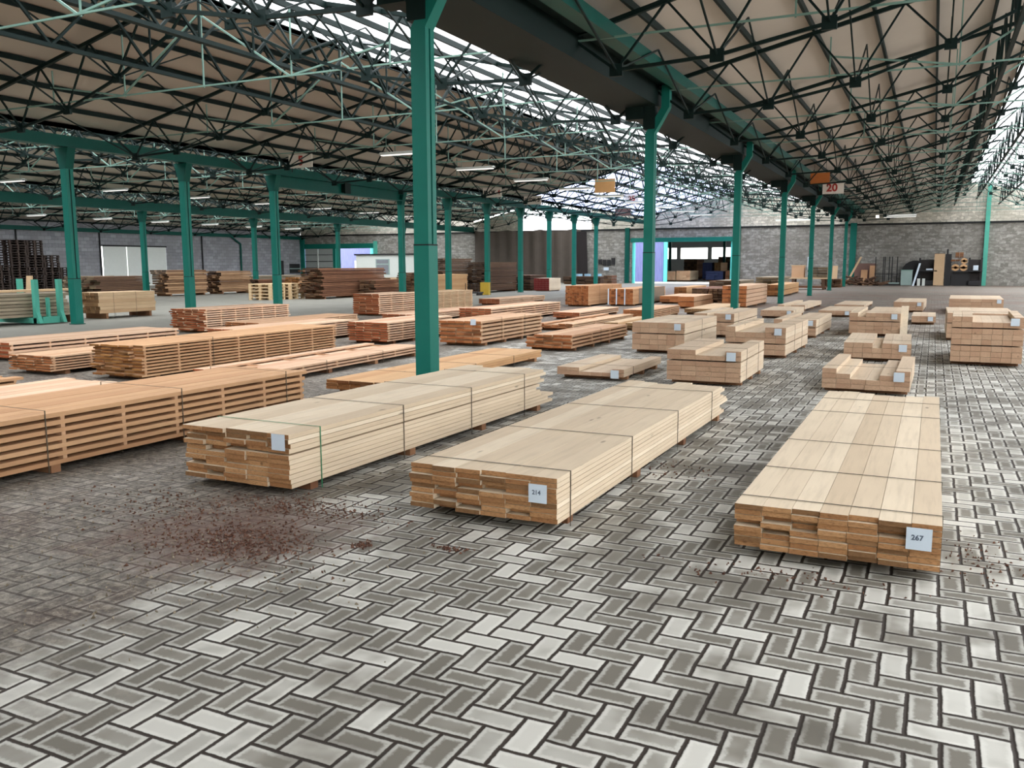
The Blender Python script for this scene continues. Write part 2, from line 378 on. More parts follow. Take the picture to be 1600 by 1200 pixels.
# roof slopes with purlins as their parts
NP = 7
def slope(name, xa, za, xb, zb, y0, y1, mat, purl=True):
    """sheet from (xa,za) to (xb,zb), lying above the purlins"""
    mb = MB(); d = Vector((xb-xa, 0, zb-za)).normalized(); n = Vector((-d.z, 0, d.x)); n = n if n.z > 0 else -n
    th = .04
    p = [Vector((xa,0,za))+n*.16, Vector((xb,0,zb))+n*.16, Vector((xb,0,zb))+n*(.16+th), Vector((xa,0,za))+n*(.16+th)]
    mb.prism([(q.x, q.z) for q in p], y0, y1)
    ob = mb.build(name, mat); ob['kind'] = 'structure'
    if purl:
        for k in range(NP+1):
            f = k/NP; x = xa+(xb-xa)*f; z = za+(zb-za)*f
            MB().box(x-.025, x+.025, y0, y1, z+.04, z+.15).build('purlin', TRUSS, ob)
    return ob
for n, xl, xr, zl, zr in BAYS:
    xm = (xl+xr)/2
    if n == 'M':
        slope('ceiling', xl, zl, xm-.5, ZR-.11, YN, 44.5, CEIL)
        slope('window_1', xl, zl, xm-.5, ZR-.11, 44.5, YW, GRPL)
    else:
        slope('ceiling', xl, zl, xm-.5, ZR-.11, YN, YW, CEIL)
    g = slope('window_%d' % dict(M=2, R=3, N=4, L=5)[n], xm-.5, ZR-.11+.02, xr, zr, YN, YW, GLASS)
    d = (zr-ZR)/(xr-xm)
    for k in range(30):                                            # glazing bars down the slope
        y = YN+1.4+k*2.75
        MB().rod((xm-.4, y, ZR+.15), (xr, y, zr+.15), .025).build('glazing_bar', TRUSS, g)

# trusses
def truss_mesh(xl, xr, zl, zr, dy, NP=5):
    mb = MB(); xm = (xl+xr)/2; mb2 = mb
    def side(xa, za, xb, zb):
        top = [Vector((xa+(xb-xa)*k/NP, 0, za+(zb-za)*k/NP)) for k in range(NP+1)]
        low = []
        for k in range(NP):
            f = (k+.5)/NP
            dep = .35+.75*math.sin(math.pi*min(1, f*.9+.08))
            low.append(Vector((xa+(xb-xa)*f, 0, za+(zb-za)*f-dep)))
        mb.rod(top[0], top[-1], .05)
        for a, b in zip(low, low[1:]): mb.rod(a, b, .035)
        mb.rod(top[0], low[0], .03); mb.rod(low[-1], top[-1], .03)
        for k, l in enumerate(low):
            mb.rod(top[k], l, .024); mb.rod(l, top[k+1], .024)
            mb.box(l.x-.10, l.x+.10, -.03, .03, l.z-.09, l.z+.09)
            if k % 2 == 0 or True:
                for s in (-1, 1):
                    mb.rod(l, (.5*(top[k].x+top[k+1].x), s*dy/2, .5*(top[k].z+top[k+1].z)+.02), .019)
        return low
    a = side(xl, zl, xm, ZR); b = side(xr, zr, xm, ZR)
    tie = MB(); zt = 4.93 if zl > 4.6 else 4.5
    tie.rod((xl, 0, zt), (xr, 0, zt), .02)
    w = xr-xl
    for f in (.22, .36, .5, .64, .78):
        x = xl+w*f; z = zt; hz = (ZR - abs(x-xm)/(w/2)*(ZR-ZE))-.15
        tie.rod((x, .05, z-.02), (x, .05, hz), .017)
    for f0, f1 in ((.36, .22), (.36, .5), (.64, .5), (.64, .78)):
        x0 = xl+w*f0; x1 = xl+w*f1
        tie.rod((x0, 0, zt), (x1, 0, (ZR - abs(x1-xm)/(w/2)*(ZR-ZE))-.5), .022)
    return mb.mesh('truss_lattice', TRUSS), tie.mesh('tie_frame', PALET)
BAYTXT = dict(M='in the glazed middle bay', R='in the bay beyond the cranked columns', N='in the second bay from the left', L='along the left block wall')
ORD = ['first','second','third','fourth','fifth','sixth','seventh','eighth','ninth','tenth','eleventh','twelfth','thirteenth','fourteenth','fifteenth','sixteenth','seventeenth','eighteenth','nineteenth','twentieth']
DY = 4.38; ys = [-12.9+.0+DY*k for k in range(18)]
ys = [8.68-DY*4+DY*k for k in range(18)]; ys = [y for y in ys if y < YW-.6]
for n, xl, xr, zl, zr in BAYS:
    mt, mp = truss_mesh(xl, xr, zl, zr, DY)
    for k, y in enumerate(ys):
        if n in 'NL' and y < 12: continue
        cnt = len(ys)-k
        t = thing('roof_truss', 'dark lattice roof truss, %s from the far wall, %s' % (ORD[cnt-1], BAYTXT[n]), 'truss', (0, y, 0), 0, 'roof trusses')
        for nm, me in (('truss_lattice', mt), ('tie_frame', mp)):
            o = bpy.data.objects.new(nm, me); COL.objects.link(o); o.parent = t
    # ridge and lower longitudinal lattice
    xm = (xl+xr)/2
    for q, (x, z) in enumerate(((xm-1.3, 5.35), (xm, 5.75), (xm+1.3, 5.35))):
        if n in 'NL' and q != 1: continue
        mb = MB(); mb.rod((x, YN, z), (x, YW, z), .05)
        zt = ZR-abs(x-xm)*.23
        yy = ys[0]
        while yy < YW-3:
            for a, b in ((0, DY/4), (DY/4, DY/2), (DY/2, 3*DY/4), (3*DY/4, DY)):
                up = (a/(DY/4)) % 2 == 0
                mb.rod((x, yy+a, z if up else zt), (x, yy+b, zt if up else z), .032)
            mb.rod((x, yy, z), (x, yy, zt), .022)
            yy += DY
        nmq = ('left of the ridge', 'under the ridge', 'right of the ridge')[q]
        tag(mb.build('longitudinal_lattice', TRUSS), 'dark lattice girder running lengthwise %s, %s' % (nmq, BAYTXT[n]), 'girder', 'lengthwise roof girders')

# girders along the column rows
def girder(label, boxes, m, name='eaves_girder'):
    mb = MB()
    for b in boxes: mb.box(*b)
    return tag(mb.build(name, m), label, 'girder')
girder('dark teal box valley gutter girder over the cranked column row', [(XA+.46, XA+.72, YN, YW-.1, 4.92, 5.12)], TEALD, 'valley_girder')
vg = [o for o in bpy.data.objects if o.name == 'valley_girder'][0]
MB().box(XA-.85, XA+.14, YN, YW-.1, 4.64, 5.1).build('gutter', TRUSS, vg); MB().box(XA+.14, XA+.46, YN, YW-.1, 5.04, 5.1).build('soffit_plate', TRUSS, vg)
gb = girder('signed teal girder on the left column row, deepened where a column is missing', [(XB-.16, XB+.16, YN, YW-.1, 4.56, 4.84)], TEALD)
MB().box(XB-.02, XB+.02, 23.81, 31.74, 4.2, 4.56).box(XB-.15, XB+.15, 23.81, 31.74, 4.16, 4.21).build('deep_web', TEALD, gb)
MB().box(XB-.16, XB+.2, 27.6, 27.95, 4.2, 4.6).build('stiffener', TRUSS, gb)
girder('dark teal deep girder on the far column row before the block wall', [(XC-.16, XC+.16, YN, YW-.1, 4.2, 4.62)], TEALD)

# columns
def column_parts(root, a, zs, ztop, crank):
    h = a/2
    MB().box(-h-.004, h+.004, -h-.004, h+.004, 0, zs).build('lower_casing', TEAL, root)
    MB().box(-h-.005, h+.005, -h-.005, h+.005, zs-.012, zs+.004).build('seam', BLACK, root)
    if crank:
        z1, z2, dx = 4.12, 4.6, .3
        up = MB()
        for y0, y1 in ((-h, -h*.2), (h*.15, h)):
            up.box(-h, h, y0, y1, zs, z1)
        up.build('upper_channels', TEAL, root)
        MB().box(-h*.8, h*.8, -h*.2, h*.15, zs, z1-.05).build('dark_slot', BLACK, root)  # black slab painting the shade in the slot between the channels
        k = .85
        cr = MB()
        vs = [(-h,-h,z1),(h,-h,z1),(h,h,z1),(-h,h,z1),(dx-h*k,-h*k,z2),(dx+h*k,-h*k,z2),(dx+h*k,h*k,z2),(dx-h*k,h*k,z2)]
        cr.add(vs, [(0,3,2,1),(4,5,6,7),(0,1,5,4),(1,2,6,5),(2,3,7,6),(3,0,4,7)])
        cr.box(dx-h*k, dx+h*k, -h*k, h*k, z2, 5.03)
        cr.build('crank', TEAL, root)
        MB().box(-.5, -.14, -.14, .14, 4.4, 4.64).box(-.14, .1, -.1, .1, 4.2, 4.64).build('gutter_hopper', TRUSS, root)
    else:
        up = MB()
        for y0, y1 in ((-h, -h*.2), (h*.15, h)): up.box(-h, h, y0, y1, zs, ztop-.25)
        up.build('upper_channels', TEAL, root)
        MB().box(-h*.8, h*.8, -h*.2, h*.15, zs, ztop-.3).build('dark_slot', BLACK, root)  # shaded slot between the channels, again put in as a black slab
        MB().prism([(-h,ztop-.55),(h,ztop-.55),(h+.14,ztop-.02),(-h-.14,ztop-.02)], -h*1.1, h*1.1).build('bracket', TEALD, root)
    MB().box(-h-.03, h+.03, -h-.03, h+.03, 0, .02).build('base_plate', TEALD, root)
for i in range(0, 8):
    y = -.073+8.755*i
    if y < 2: continue
    near = dict([(1, 'thick teal column standing behind the green-strapped oak pack, nearest of all')])
    lab = near.get(i, 'teal column, %s from the camera in the row with cranked tops' % ORD[i-1])
    t = thing('steel_column', lab, 'column', (XA, y, 0), 0, 'columns with cranked tops')
    column_parts(t, .19, 1.77, 4.9, True)
for i in range(11):
    y = 15.884+3.9636*i
    if i == 3: continue
    t = thing('steel_column', 'teal column, %s from the camera in the row under the signed girder' % ORD[i-(i > 3)], 'column', (XB, y, 0), 0, 'columns under the signed girder')
    column_parts(t, .215, 1.2, 4.56, False)
for i, y in enumerate((15.9, 23.81, 31.74, 39.67, 47.6, 55.5)):
    t = thing('steel_column', 'teal column, %s from the camera in the far row before the block wall' % ORD[i], 'column', (XC, y, 0), 0, 'columns of the far row')
    column_parts(t, .215, 1.2, 4.2, False)
# wall columns
def wallcol(x, w, z, label, m=TEAL, y=YW-.12):
    tag(MB().box(x-w/2, x+w/2, y-.12, y+.1, 0, z).build('wall_mounted_column', m), label, 'column', 'teal columns against the walls')
wallcol(-5.2, .42, 4.3, 'wide dark teal column against the grey block wall behind the cranked row', TEAL)
wallcol(3.05, .26, 7.0, 'light teal column against the block wall beside the black cabinets', TEALL)
wallcol(-21.75, .34, 4.3, 'dark teal column left of the wide open gateway', TEALD)
wallcol(-13.15, .3, 4.3, 'teal column right of the wide open gateway', TEALD)
wallcol(-53.6, .4, 4.0, 'teal column in the corner of the blue-grey wall', TEAL)
wallcol(-45.4, .3, 3.6, 'light teal column right of the small bright gateway', TEALL)
for y, lab in ((37.9, 'thin dark downpipe on the block wall behind the black pallets'), (44.25, 'thin dark post left of the white doors'), (54.0, 'thin dark downpipe on the wall right of the white doors')):
    tag(MB().rod((XL+.08, y, 0), (XL+.08, y, 4), .05, 6).build('downpipe', BLACK), lab, 'pipe')
tag(MB().path([(XL+.1, 58.4, 0), (XL+.1, 58.4, 3.3), (XL+.1, 57.3, 3.9)], .09, 6).build('downpipe', TEALD), 'thick dark teal downpipe bent at its top on the blue-grey wall', 'pipe')

# gateways
def frame_piece(b, m, lab): return tag(MB().box(*b).build('gate_beam', m), lab, 'beam')
frame_piece((-53.6,-45.6,YW-.1,YW+.05,2.98,3.42), TEAL, 'teal beam over the grey sliding doors and small gateway')
frame_piece((-21.5,-13.3,YW-.12,YW+.05,3.17,3.5), TEAL, 'long teal beam over the wide open gateway')
frame_piece((-50.15,-49.85,YW-.1,YW+.05,0,3.0), TEAL, 'teal post between the grey doors and the bright gateway')
for i, (a, b, lab) in enumerate(((-53.35,-51.9,'left grey sheet sliding door in the corner'), (-51.8,-50.2,'right grey sheet sliding door beside the bright gateway'))):
    t = thing('sliding_door', lab, 'door', (0, YW, 0), 0, 'grey sliding doors')
    MB().box(a, b, -.06, 0, .02, 2.98).build('door_sheet', GREYD, t)
    for z in (.6, 1.2, 1.8, 2.4): MB().box(a, b, -.09, -.06, z, z+.05).build('rail', BLACK, t)
tag(MB().box(-51.9, -51.8, YW-.14, YW, .1, 2.95).build('door_edge_strip', WHITE), 'white upright strip between the two grey doors', 'strip')
t = thing('white_gate', 'pair of tall white doors in the blue-grey block wall', 'door', (XL, 0, 0))
MB().box(0, .08, 44.5, 46.5, .02, 2.88).build('door_leaf', WHITE, t); MB().box(0, .08, 46.58, 50.2, .02, 2.88).build('door_leaf', WHITE, t)
MB().box(-.02, .1, 44.4, 50.3, 2.88, 2.98).build('lintel', BLACK, t)
t = thing('small_door', 'narrow dark door at the end of the blue-grey wall', 'door', (XL, 0, 0)); MB().box(-.1, 0, 63.1, 64.0, 0, 1.9).build('door_leaf', BLK, t)
t = thing('wall_window', 'small dark two-pane window beside the narrow dark door', 'window', (XL, 0, 0))
MB().box(-.02, .05, 64.8, 66.2, .75, 1.6).build('window_frame', BLK, t); MB().box(.05, .07, 64.75, 66.25, 1.12, 1.2).build('crossbar', GALV, t)

# tarpaulin hung on the far wall
mb = MB(); n = 60; x0, x1 = -35.2, -25.6; vs = []; fs = []
for i in range(n+1):
    f = i/n; x = x0+(x1-x0)*f; zt = 4.32-.16*abs(math.sin(f*math.pi*3.2)); y = YW-.25-.06*math.sin(f*57)
    vs += [(x, y, 0), (x, y, zt), (x, y+.015, 0), (x, y+.015, zt)]
for i in range(n):
    k = i*4; fs += [(k,k+4,k+5,k+1), (k+2,k+3,k+7,k+6), (k+1,k+5,k+7,k+3)]
mb.add(vs, fs); tag(mb.build('tarpaulin', TARP), 'brown-grey tarpaulin hung over the far wall with a scalloped top', 'tarpaulin')
tag(MB().prism([(-26.0,4.1),(-25.1,4.05),(-24.95,.1),(-25.8,.1)], YW-.35, YW-.28).build('dark_gap_sheet', GAPDK), 'near-black sheet standing for the dark gap at the right edge of the brown tarpaulin', 'curtain')  # flat near-black sheet that paints the dark gap in the wall

# ------------------------------------------------------------------ outside and the hall beyond
MB().box(-80, 40, YW+.1, 73, -.35, -.02).build('floor_outside', plain('pale_concrete_yard', srgb(216, 214, 210), .8, .05))['kind'] = 'structure'
MB().box(-80, 30, 73, 112, -.35, -.02).build('floor_second_hall', plain('dull_concrete', srgb(120, 120, 118), .8))['kind'] = 'structure'
wall_boxes('wall_second_hall', [(-70,-20.6,73,73.2,0,3.9), (-14.55,20,73,73.2,0,3.9), (-20.6,-14.55,73,73.2,3.75,3.9)], LAV)
wall_boxes('wall_second_hall_back', [(-70,20,112,112.3,0,2.1), (-70,20,112,112.3,3.5,4.4)], GREYD)
for x in range(-66, 18, 4): MB().box(x, x+.5, 111.9, 112.2, 2.1, 3.5).build('wall_pier', GREYD)['kind'] = 'structure'
MB().box(-70, 20, 73, 112, 4.3, 4.4).build('ceiling_second_hall', plain('dark_ceiling', srgb(70, 74, 80), .9))['kind'] = 'structure'
for x, lab in ((-20.5, 'left bright cyan post of the second hall gateway'), (-14.6, 'right bright cyan post of the second hall gateway')):
    tag(MB().box(x-.14, x+.14, 72.85, 73.05, 0, 3.75).build('gate_post', CYAN), lab, 'post')
tag(MB().box(-21.35, -21.2, YW-.05, YW+.25, 0, 3.16).build('gate_post', CYAN), 'thin pale cyan post at the left jamb of the wide gateway', 'post')
tag(MB().box(-13.75, -13.5, YW+.1, YW+.3, 0, 3.2).build('gate_post', CYAN), 'pale cyan post at the right jamb of the wide gateway', 'post')
tag(MB().box(-50.4, -50.2, 72.8, 73.0, 0, 3.4).build('gate_post', CYAN), 'cyan post seen through the small bright gateway', 'post')
tag(MB().box(-52.4, -51.2, 72.9, 72.98, .9, 1.9).build('wall_panel', WHITE), 'white square panel on the lavender cladding outside', 'panel')
for i, x in enumerate((-23.2, -18.6, -16.2)):
    tag(MB().box(x-.12, x+.12, 84+i*3, 84.24+i*3, 0, 4.3).build('steel_post', TEALD), 'slim steel post inside the second hall, %s from its left' % ORD[i], 'post', 'posts in the second hall')

# ------------------------------------------------------------------ timber packs
def pack(label, x, y, h, W, L, r=0, pal=OAK, n=8, m=7, sticks=0, straps=(), tagtxt=None, group=None, miss=(), gaps=(), each=False,
         rag=(.02, .05), zb=.06, strapm=STRAP, cat='lumber pack', name='lumber_pack', bearers=4, seed=None, back_rag=None, tagpos=None, sidepale=False):
    rg = random.Random(seed if seed is not None else hash((round(x*10), round(y*10))) & 0xffff)
    root = thing(name, label, cat, (x, y, 0), math.radians(r), group)
    t = h/n; thick = t*.60 if sticks else t-.0025
    bw = W/m; tops = {}
    gs = .009 if h < .38 and n > 10 else .016
    gapz = {g: gs for g in gaps}; hz = zb; tt = (h-gs*len(gaps))/n
    thick = tt*.58 if sticks else (tt-.0021 if rag[0] < .08 else tt*.84)
    lay = []
    for k in range(n):
        if k in gapz: hz += gapz[k]
        lay.append(hz); hz += tt
    for k in range(n):
        mb = MB()
        zz = lay[k]
        j = 0.0; xs = [-W+bw*i for i in range(m+1)]
        if not sticks and m > 2:
            xs = [xs[0]]+[q+rg.uniform(-.05, .05)*bw for q in xs[1:-1]]+[xs[-1]]
        for i in range(m):
            if (k, i) in miss: continue
            y0 = rg.uniform(-rag[0], rag[0]); br = back_rag or rag[1]
            y1 = L-rg.uniform(0, br) if rg.random() < .8 else L+rg.uniform(0, br)*.6
            if each and not sticks and rag[0] >= .02 and rg.random() < .14 and k < n-1: y0 = rg.uniform(.03, .07)
            if sidepale and i == m-1: y0 *= .3
            g = .0012 if not sticks else .004
            if rag[0] >= .08: g = rg.uniform(.002, .02)
            b = (mb if not each else MB()).box(xs[i]+g, xs[i+1]-g, y0, y1, zz+rg.uniform(0, .0012), zz+thick-rg.uniform(0, .0015), 0, rg.random(), end=1)
            if each: b.build('board', pal, root)
        if not each: mb.build('board_layer', pal, root)
    for s in range(sticks):
        yy = .04+(L-.14)*s/(sticks-1)
        mb = MB()
        for k in range(n-1):
            mb.box(-W+.004, -.004, yy, yy+.034, lay[k]+thick, lay[k+1], 0, rg.random())
        mb.build('spacer_row', STICK, root)
    for s in range(bearers):
        yy = .24+(L-.5)*s/max(1, bearers-1)
        MB().box(-W+.01, -.01 if s else -.03, yy, yy+.08, 0, zb, 0, rg.random()).build('bearer', BEAR, root)
    zt = zb+h+.001
    for q, s in enumerate(straps):
        e = .003
        mb = MB().box(-W-e, e, s, s+.008, zt, zt+.002).box(.001, e+.001, s, s+.008, 0, zt).box(-W-e-.001, -W-.001, s, s+.008, 0, zt)
        mb.build('strap', strapm[q] if isinstance(strapm, list) else strapm, root)
    if tagtxt is not None:
        tw = .115; cx, cz = tagpos or (-.10, zt-.075)
        tp = MB().box(cx-tw/2, cx+tw/2, -.024, -.0225, cz-.055, cz+.055).build('paper_tag', PAPER, root); tp['label'] = 'white paper tag'
        if tagtxt: text(tagtxt, .036, INK, tp, (cx-.008, -.0245, cz+.005), name='tag_number', thick=.0003)
    return root

# the three big pale packs in front
pack('pale planed oak pack with a paper tag reading 267', .11, 4.56, .235, .99, 4.53, -.1, OAK, 8, 7, straps=(.17,.92,1.86,3.22,4.0), tagtxt='267', each=True, group='big pale oak packs in front', sidepale=True, back_rag=.16)
pack('pale planed oak pack with a paper tag reading 214, between its two big neighbours', -1.87, 4.49, .275, .99, 4.32, -.5, OAK, 9, 6, straps=(.2,1.35,2.55,3.75), tagtxt='214', each=True, group='big pale oak packs in front', sidepale=True, back_rag=.22, tagpos=(-.11,.24))
pack('tall pale oak pack with a green strap, leftmost of the big pale ones', -3.79, 4.48, .373, .95, 4.14, -1.3, OAK, 11, 5, straps=(.32,1.35,2.45,3.55), tagtxt='', each=True, gaps=(7,), strapm=[GREEN,STRAP,STRAP,STRAP], group='big pale oak packs in front', sidepale=True, back_rag=.3, tagpos=(-.07,.38))
# stickered softwood rows
SW = 'stickered softwood packs'
pack('long brown stickered pack cut by the left frame edge, nearest to the camera', -5.9, 2.7, .42, 1.02, 4.52, -.8, LARCHD, 7, 6, sticks=9, straps=(1.55,2.85,4.2), group=SW, rag=(.02,.05), each=True)
pack('low pale-topped pack hidden behind the long brown stickered pack', -7.62, 2.3, .28, 1.0, 4.2, 0, DOUG, 5, 6, sticks=7, group=SW)
pack('small stickered stack end sticking in at the left frame edge', -9.9, 2.9, .17, 1.0, 4.0, 0, LARCHD, 3, 6, sticks=6, group=SW, rag=(.02,.1))
pack('low golden brown board pack behind the green-strapped oak pack', -5.69, 8.46, .115, .86, 4.44, -.6, GOLD, 3, 5, straps=(1.0,2.2,3.4), group='low board packs', rag=(.02,.06))
pack('tall brown stickered pack of ten layers with stained yellow ends', -9.44, 8.3, .441, .93, 4.31, .7, LARCHD, 10, 5, sticks=8, straps=(1.3,), group=SW, rag=(.06,.05), each=True)
pack('short low stickered pack in front of the tall stained one', -11.14, 8.22, .23, .88, 2.6, .6, LARCH, 6, 5, sticks=5, group=SW, rag=(.02,.05))
pack('long low pale-topped pack with red-brown gaps at the left frame edge', -13.45, 9.2, .27, 1.05, 3.6, .4, DOUG, 4, 5, sticks=6, group=SW, zb=.06)
pack('high stickered pack with jagged orange ends by the grey aisle', -14.84, 14.86, .503, 1.04, 2.95, .3, DOUG, 10, 5, sticks=7, group=SW, rag=(.06,.05))
pack('low larch pack with orange end beside the jagged stickered one', -13.58, 15.21, .205, .98, 3.85, .6, LARCH, 5, 5, sticks=6, group=SW)
pack('stickered pack with pale top behind the ten-layer pack', -11.2, 12.2, .33, .95, 3.4, 0, DOUG, 7, 5, sticks=6, group=SW)
pack('orange stickered pack with fiery red ends left of the thick column', -9.46, 14.18, .384, .93, 2.6, .2, DOUG, 8, 5, sticks=6, group=SW, rag=(.03,.05))
pack('stickered pack with a deep brown end right of the thick column', -7.62, 14.55, .447, .89, 2.94, .4, LARCH, 6, 5, sticks=4, straps=(.9,2.0), tagtxt='', group=SW, rag=(.03,.04), tagpos=(-.15,.46))
pack('flatter stickered pack with red end behind the deep brown one', -10.25, 20.15, .363, .95, 4.65, -.3, DOUG, 6, 5, sticks=6, group=SW)
pack('pale red-ended stickered pack low beside the thick column', -12.3, 19.6, .19, .95, 4.3, 0, DOUG, 4, 5, sticks=6, group=SW)
pack('tallest stickered pack with red upright gaps in its end', -14.96, 21.98, .626, .95, 2.1, -.1, DOUG, 10, 4, sticks=4, group=SW, rag=(.03,.03))
pack('fine-layered stickered pack right behind the thick column', -14.65, 24.3, .6, .95, 3.1, 0, TAN, 14, 5, sticks=7, group=SW)
pack('shallow red-ended pack in front of the dark stacks', -14.65, 29.52, .199, .9, 4.28, -.2, DOUG, 4, 5, sticks=5, group=SW)
pack('long shallow larch pack with open slots in its top', -7.7, 8.64, .132, 1.15, 4.18, 2.0, DOUG, 3, 6, sticks=6, straps=(1.4,2.9), miss=((2,1),(2,2),(1,2)), group='low board packs')
pack('orange-brown stickered pack of wide gaps in the middle of the floor', -5.69, 14.3, .261, .89, 3.12, -.3, LARCH, 4, 5, sticks=4, straps=(1.5,), miss=((3,0),), group=SW, rag=(.04,.03))
pack('shallow pack with an open slot behind the wide-gapped one', -7.43, 18.74, .126, .9, 4.38, -.8, LARCH, 3, 5, sticks=4, miss=((2,2),(2,1)), group='low board packs')
pack('low pale-topped pack with dark red gaps in front of the square block of battens', -8.78, 22.66, .165, .8, 3.5, .5, DOUG, 3, 4, sticks=3, group='low board packs')
pack('tall square block of battens with golden ends', -11.18, 29.72, .69, .89, 3.8, 0, (LARCHD[0], LARCH[1]), 14, 10, straps=(1.2,2.6), group='dense batten packs', bearers=3)
wp = pack('tall batten pack with white uprights in its end and grey wrapped side', -9.83, 30.74, .564, .95, 4.27, -.1, (LARCHD[0], LARCH[1]), 8, 8, straps=(1.4,2.9), group='dense batten packs', bearers=3)
for q in (-.93, -.62, -.3): MB().box(q-.02, q+.02, -.05, -.03, .04, .63).build('edge_strip', PAPER, wp)
MB().box(.004, .012, .7, 4.1, .08, .63).build('wrap', plain('grey_film_wrap', srgb(124, 110, 94), .6), wp)
pack('long flat pack in front of the small orange beams', -6.9, 23.2, .243, .8, 3.1, .3, LARCH, 5, 4, sticks=4, group='low board packs')
pack('small stack of orange beams, left one of two', -8.73, 33.2, .237, .8, 3.0, .2, LARCH, 2, 2, group='orange beam stacks', bearers=2)
pack('small stack of orange beams, right one of two', -7.36, 29.85, .352, .55, 2.9, .2, LARCH, 2, 2, group='orange beam stacks', bearers=2, gaps=(1,))
pack('dull brown pack by the bright gateway, left of its neighbour', -10.61, 41.5, .352, .6, 4.0, -.2, GOLD, 4, 3, group='packs before the wide gateway', bearers=2)
pack('brown pack with a dark end right before the bright gateway', -9.4, 40.5, .33, .7, 4.2, 0, BROWN, 4, 3, group='packs before the wide gateway', bearers=2)
pack('low brown stack standing out against the bright yard', -11.36, 54.66, .387, 1.2, 3.35, .2, BROWN, 4, 5, group='packs before the wide gateway', bearers=2)
pack('high pack of thick beams with deep red-brown ends behind the third column', -5.79, 30.9, .704, .84, 4.2, 0, (DOUG[0], LARCH[1]), 5, 4, gaps=(1,2,3,4), group='thick beam packs', bearers=3)
pack('rough brown round-ended stack left of the red-brown beams', -7.1, 33.1, .55, .7, 3.0, 0, BROWN, 5, 4, group='thick beam packs', bearers=2, rag=(.08,.05))
pack('tan and brown pack behind the fourth column', -6.22, 42.12, .482, .8, 6.2, 1.3, GOLD, 4, 4, gaps=(2,), group='thick beam packs', bearers=3)
pack('very low pale brown pack between column two and the beam packs', -6.2, 19.4, .125, .7, 2.6, 0, TAN, 2, 4, group='low board packs', miss=((1,2),))
pack('very low pale pack at the foot of the third column', -5.9, 26.4, .12, .9, 4.0, 0, TAN, 2, 4, group='low board packs')
# squared oak beam packs
BG = 'squared oak beam packs'
def beams(label, x, y, h, W, L, r, n, m, gaps=(), miss=(), tg=True, each=False, straps=(.45,), **k):
    return pack(label, x, y, h, W, L, r, OAKB, n, m, gaps=gaps, miss=miss, tagtxt='' if tg else None, each=each, straps=straps, group=BG, bearers=3, rag=(.006, .01), tagpos=(-.12, .06+h-.07), **k)
beams('two-tier oak beam pack with a dark joint line, left of the tagged notched one', -3.76, 14.65, .48, .93, 2.36, -.5, 5, 6, gaps=(3,), each=True, straps=(1.2,))
beams('two-tier oak beam pack with a notch in its top and a bright tag', -2.1, 10.99, .397, .94, 1.78, .7, 6, 5, gaps=(4,), miss=((5,2),(5,3)), each=True, straps=(.4,1.3))
beams('very flat oak beam pack with its middle boards missing', -3.6, 10.92, .107, .95, 1.8, .3, 2, 6, miss=((1,2),(1,3),(1,4)), each=True, straps=(.4,))
beams('oak beam pack standing behind the left two-tier pack', -3.68, 18.38, .447, .85, 2.63, -.1, 5, 6, gaps=(3,), miss=((4,2),))
beams('oak beam pack with sunken top slot, right of the notched one', -2.09, 14.59, .452, .97, 2.43, -1.1, 5, 6, gaps=(2,), miss=((4,1),(4,2),(4,3)), each=True, straps=(.9,1.7))
beams('oak beam pack with blue-white tag half behind the sunken-top pack', -2.11, 18.88, .328, .85, 2.84, -.4, 4, 5, gaps=(2,), miss=((3,1),))
beams('thin oak pack with uneven top far behind the row of beams', -3.67, 29.52, .14, .85, 4.0, -1, 2, 4, tg=False, miss=((1,1),))
beams('short thin oak pack before the fourth column', -3.46, 25.44, .171, .9, 2.4, .5, 3, 5)
beams('flat oak pack widening to the right behind the split-board pack', -2.01, 31.38, .09, .95, 3.4, -1, 2, 4, tg=False)
beams('low oak pack with patchy top left of the split-board pack', -2.04, 26.69, .13, .9, 2.8, -.8, 2, 4)
beams('low outlying oak pack in the dim middle distance right of the tagged ones', -.95, 22.5, .10, .5, 2.8, 0, 2, 3, tg=False)
beams('two-tier oak beam pack with one pale board jutting out at its right', -.56, 19.89, .44, 1.0, 2.9, -.3, 5, 6, gaps=(3,), miss=((4,1),))
beams('small low oak pack right of the jutting board', .12, 24.2, .16, .55, 2.0, 0, 2, 3)
beams('oak beam pack with two raised halves, behind the tray-like one', -.24, 14.79, .241, .98, 2.1, 1.2, 3, 7, miss=((2,3),), each=True, straps=(.6,))
beams('oak beam pack hollowed like a tray right behind the 267 pack', -.17, 11.01, .241, .97, 1.84, -.5, 4, 6, miss=((3,1),(3,2),(3,3),(3,4),(2,2),(2,3)), each=True, straps=(.3,))
beams('far small oak pack with one rounded board on top', -.22, 30.06, .27, .85, 3.2, -1.2, 3, 4)
beams('far oak beam pack at the right, behind the three-tier pack', 1.93, 29.66, .402, 1.45, 3.3, -1.5, 4, 5)
beams('three-tier oak beam pack with a long trough in its top at the right frame edge', 1.25, 14.79, .684, .95, 2.07, -1.5, 8, 7, gaps=(3,6), miss=((7,2),(7,3),(7,4),(7,5)), each=True, straps=(.4,1.5))
beams('oak beam pack mostly hidden behind the three-tier pack', 1.5, 19.4, .5, 1.2, 2.5, 0, 5, 5, gaps=(3,), tg=False)
mb = MB(); mb.add([(-.56,19.78,.02),(-.42,19.78,.02),(-.42,20.25,.62),(-.56,20.25,.62),(-.56,19.75,.04),(-.42,19.75,.04),(-.42,20.22,.645),(-.56,20.22,.645)], [(0,1,2,3),(7,6,5,4),(0,4,5,1),(1,5,6,2),(2,6,7,3),(3,7,4,0)], 0, .95)
tag(mb.build('loose_board', OAK[0]), 'single pale board leaning against the corner of a two-tier oak beam pack', 'board')

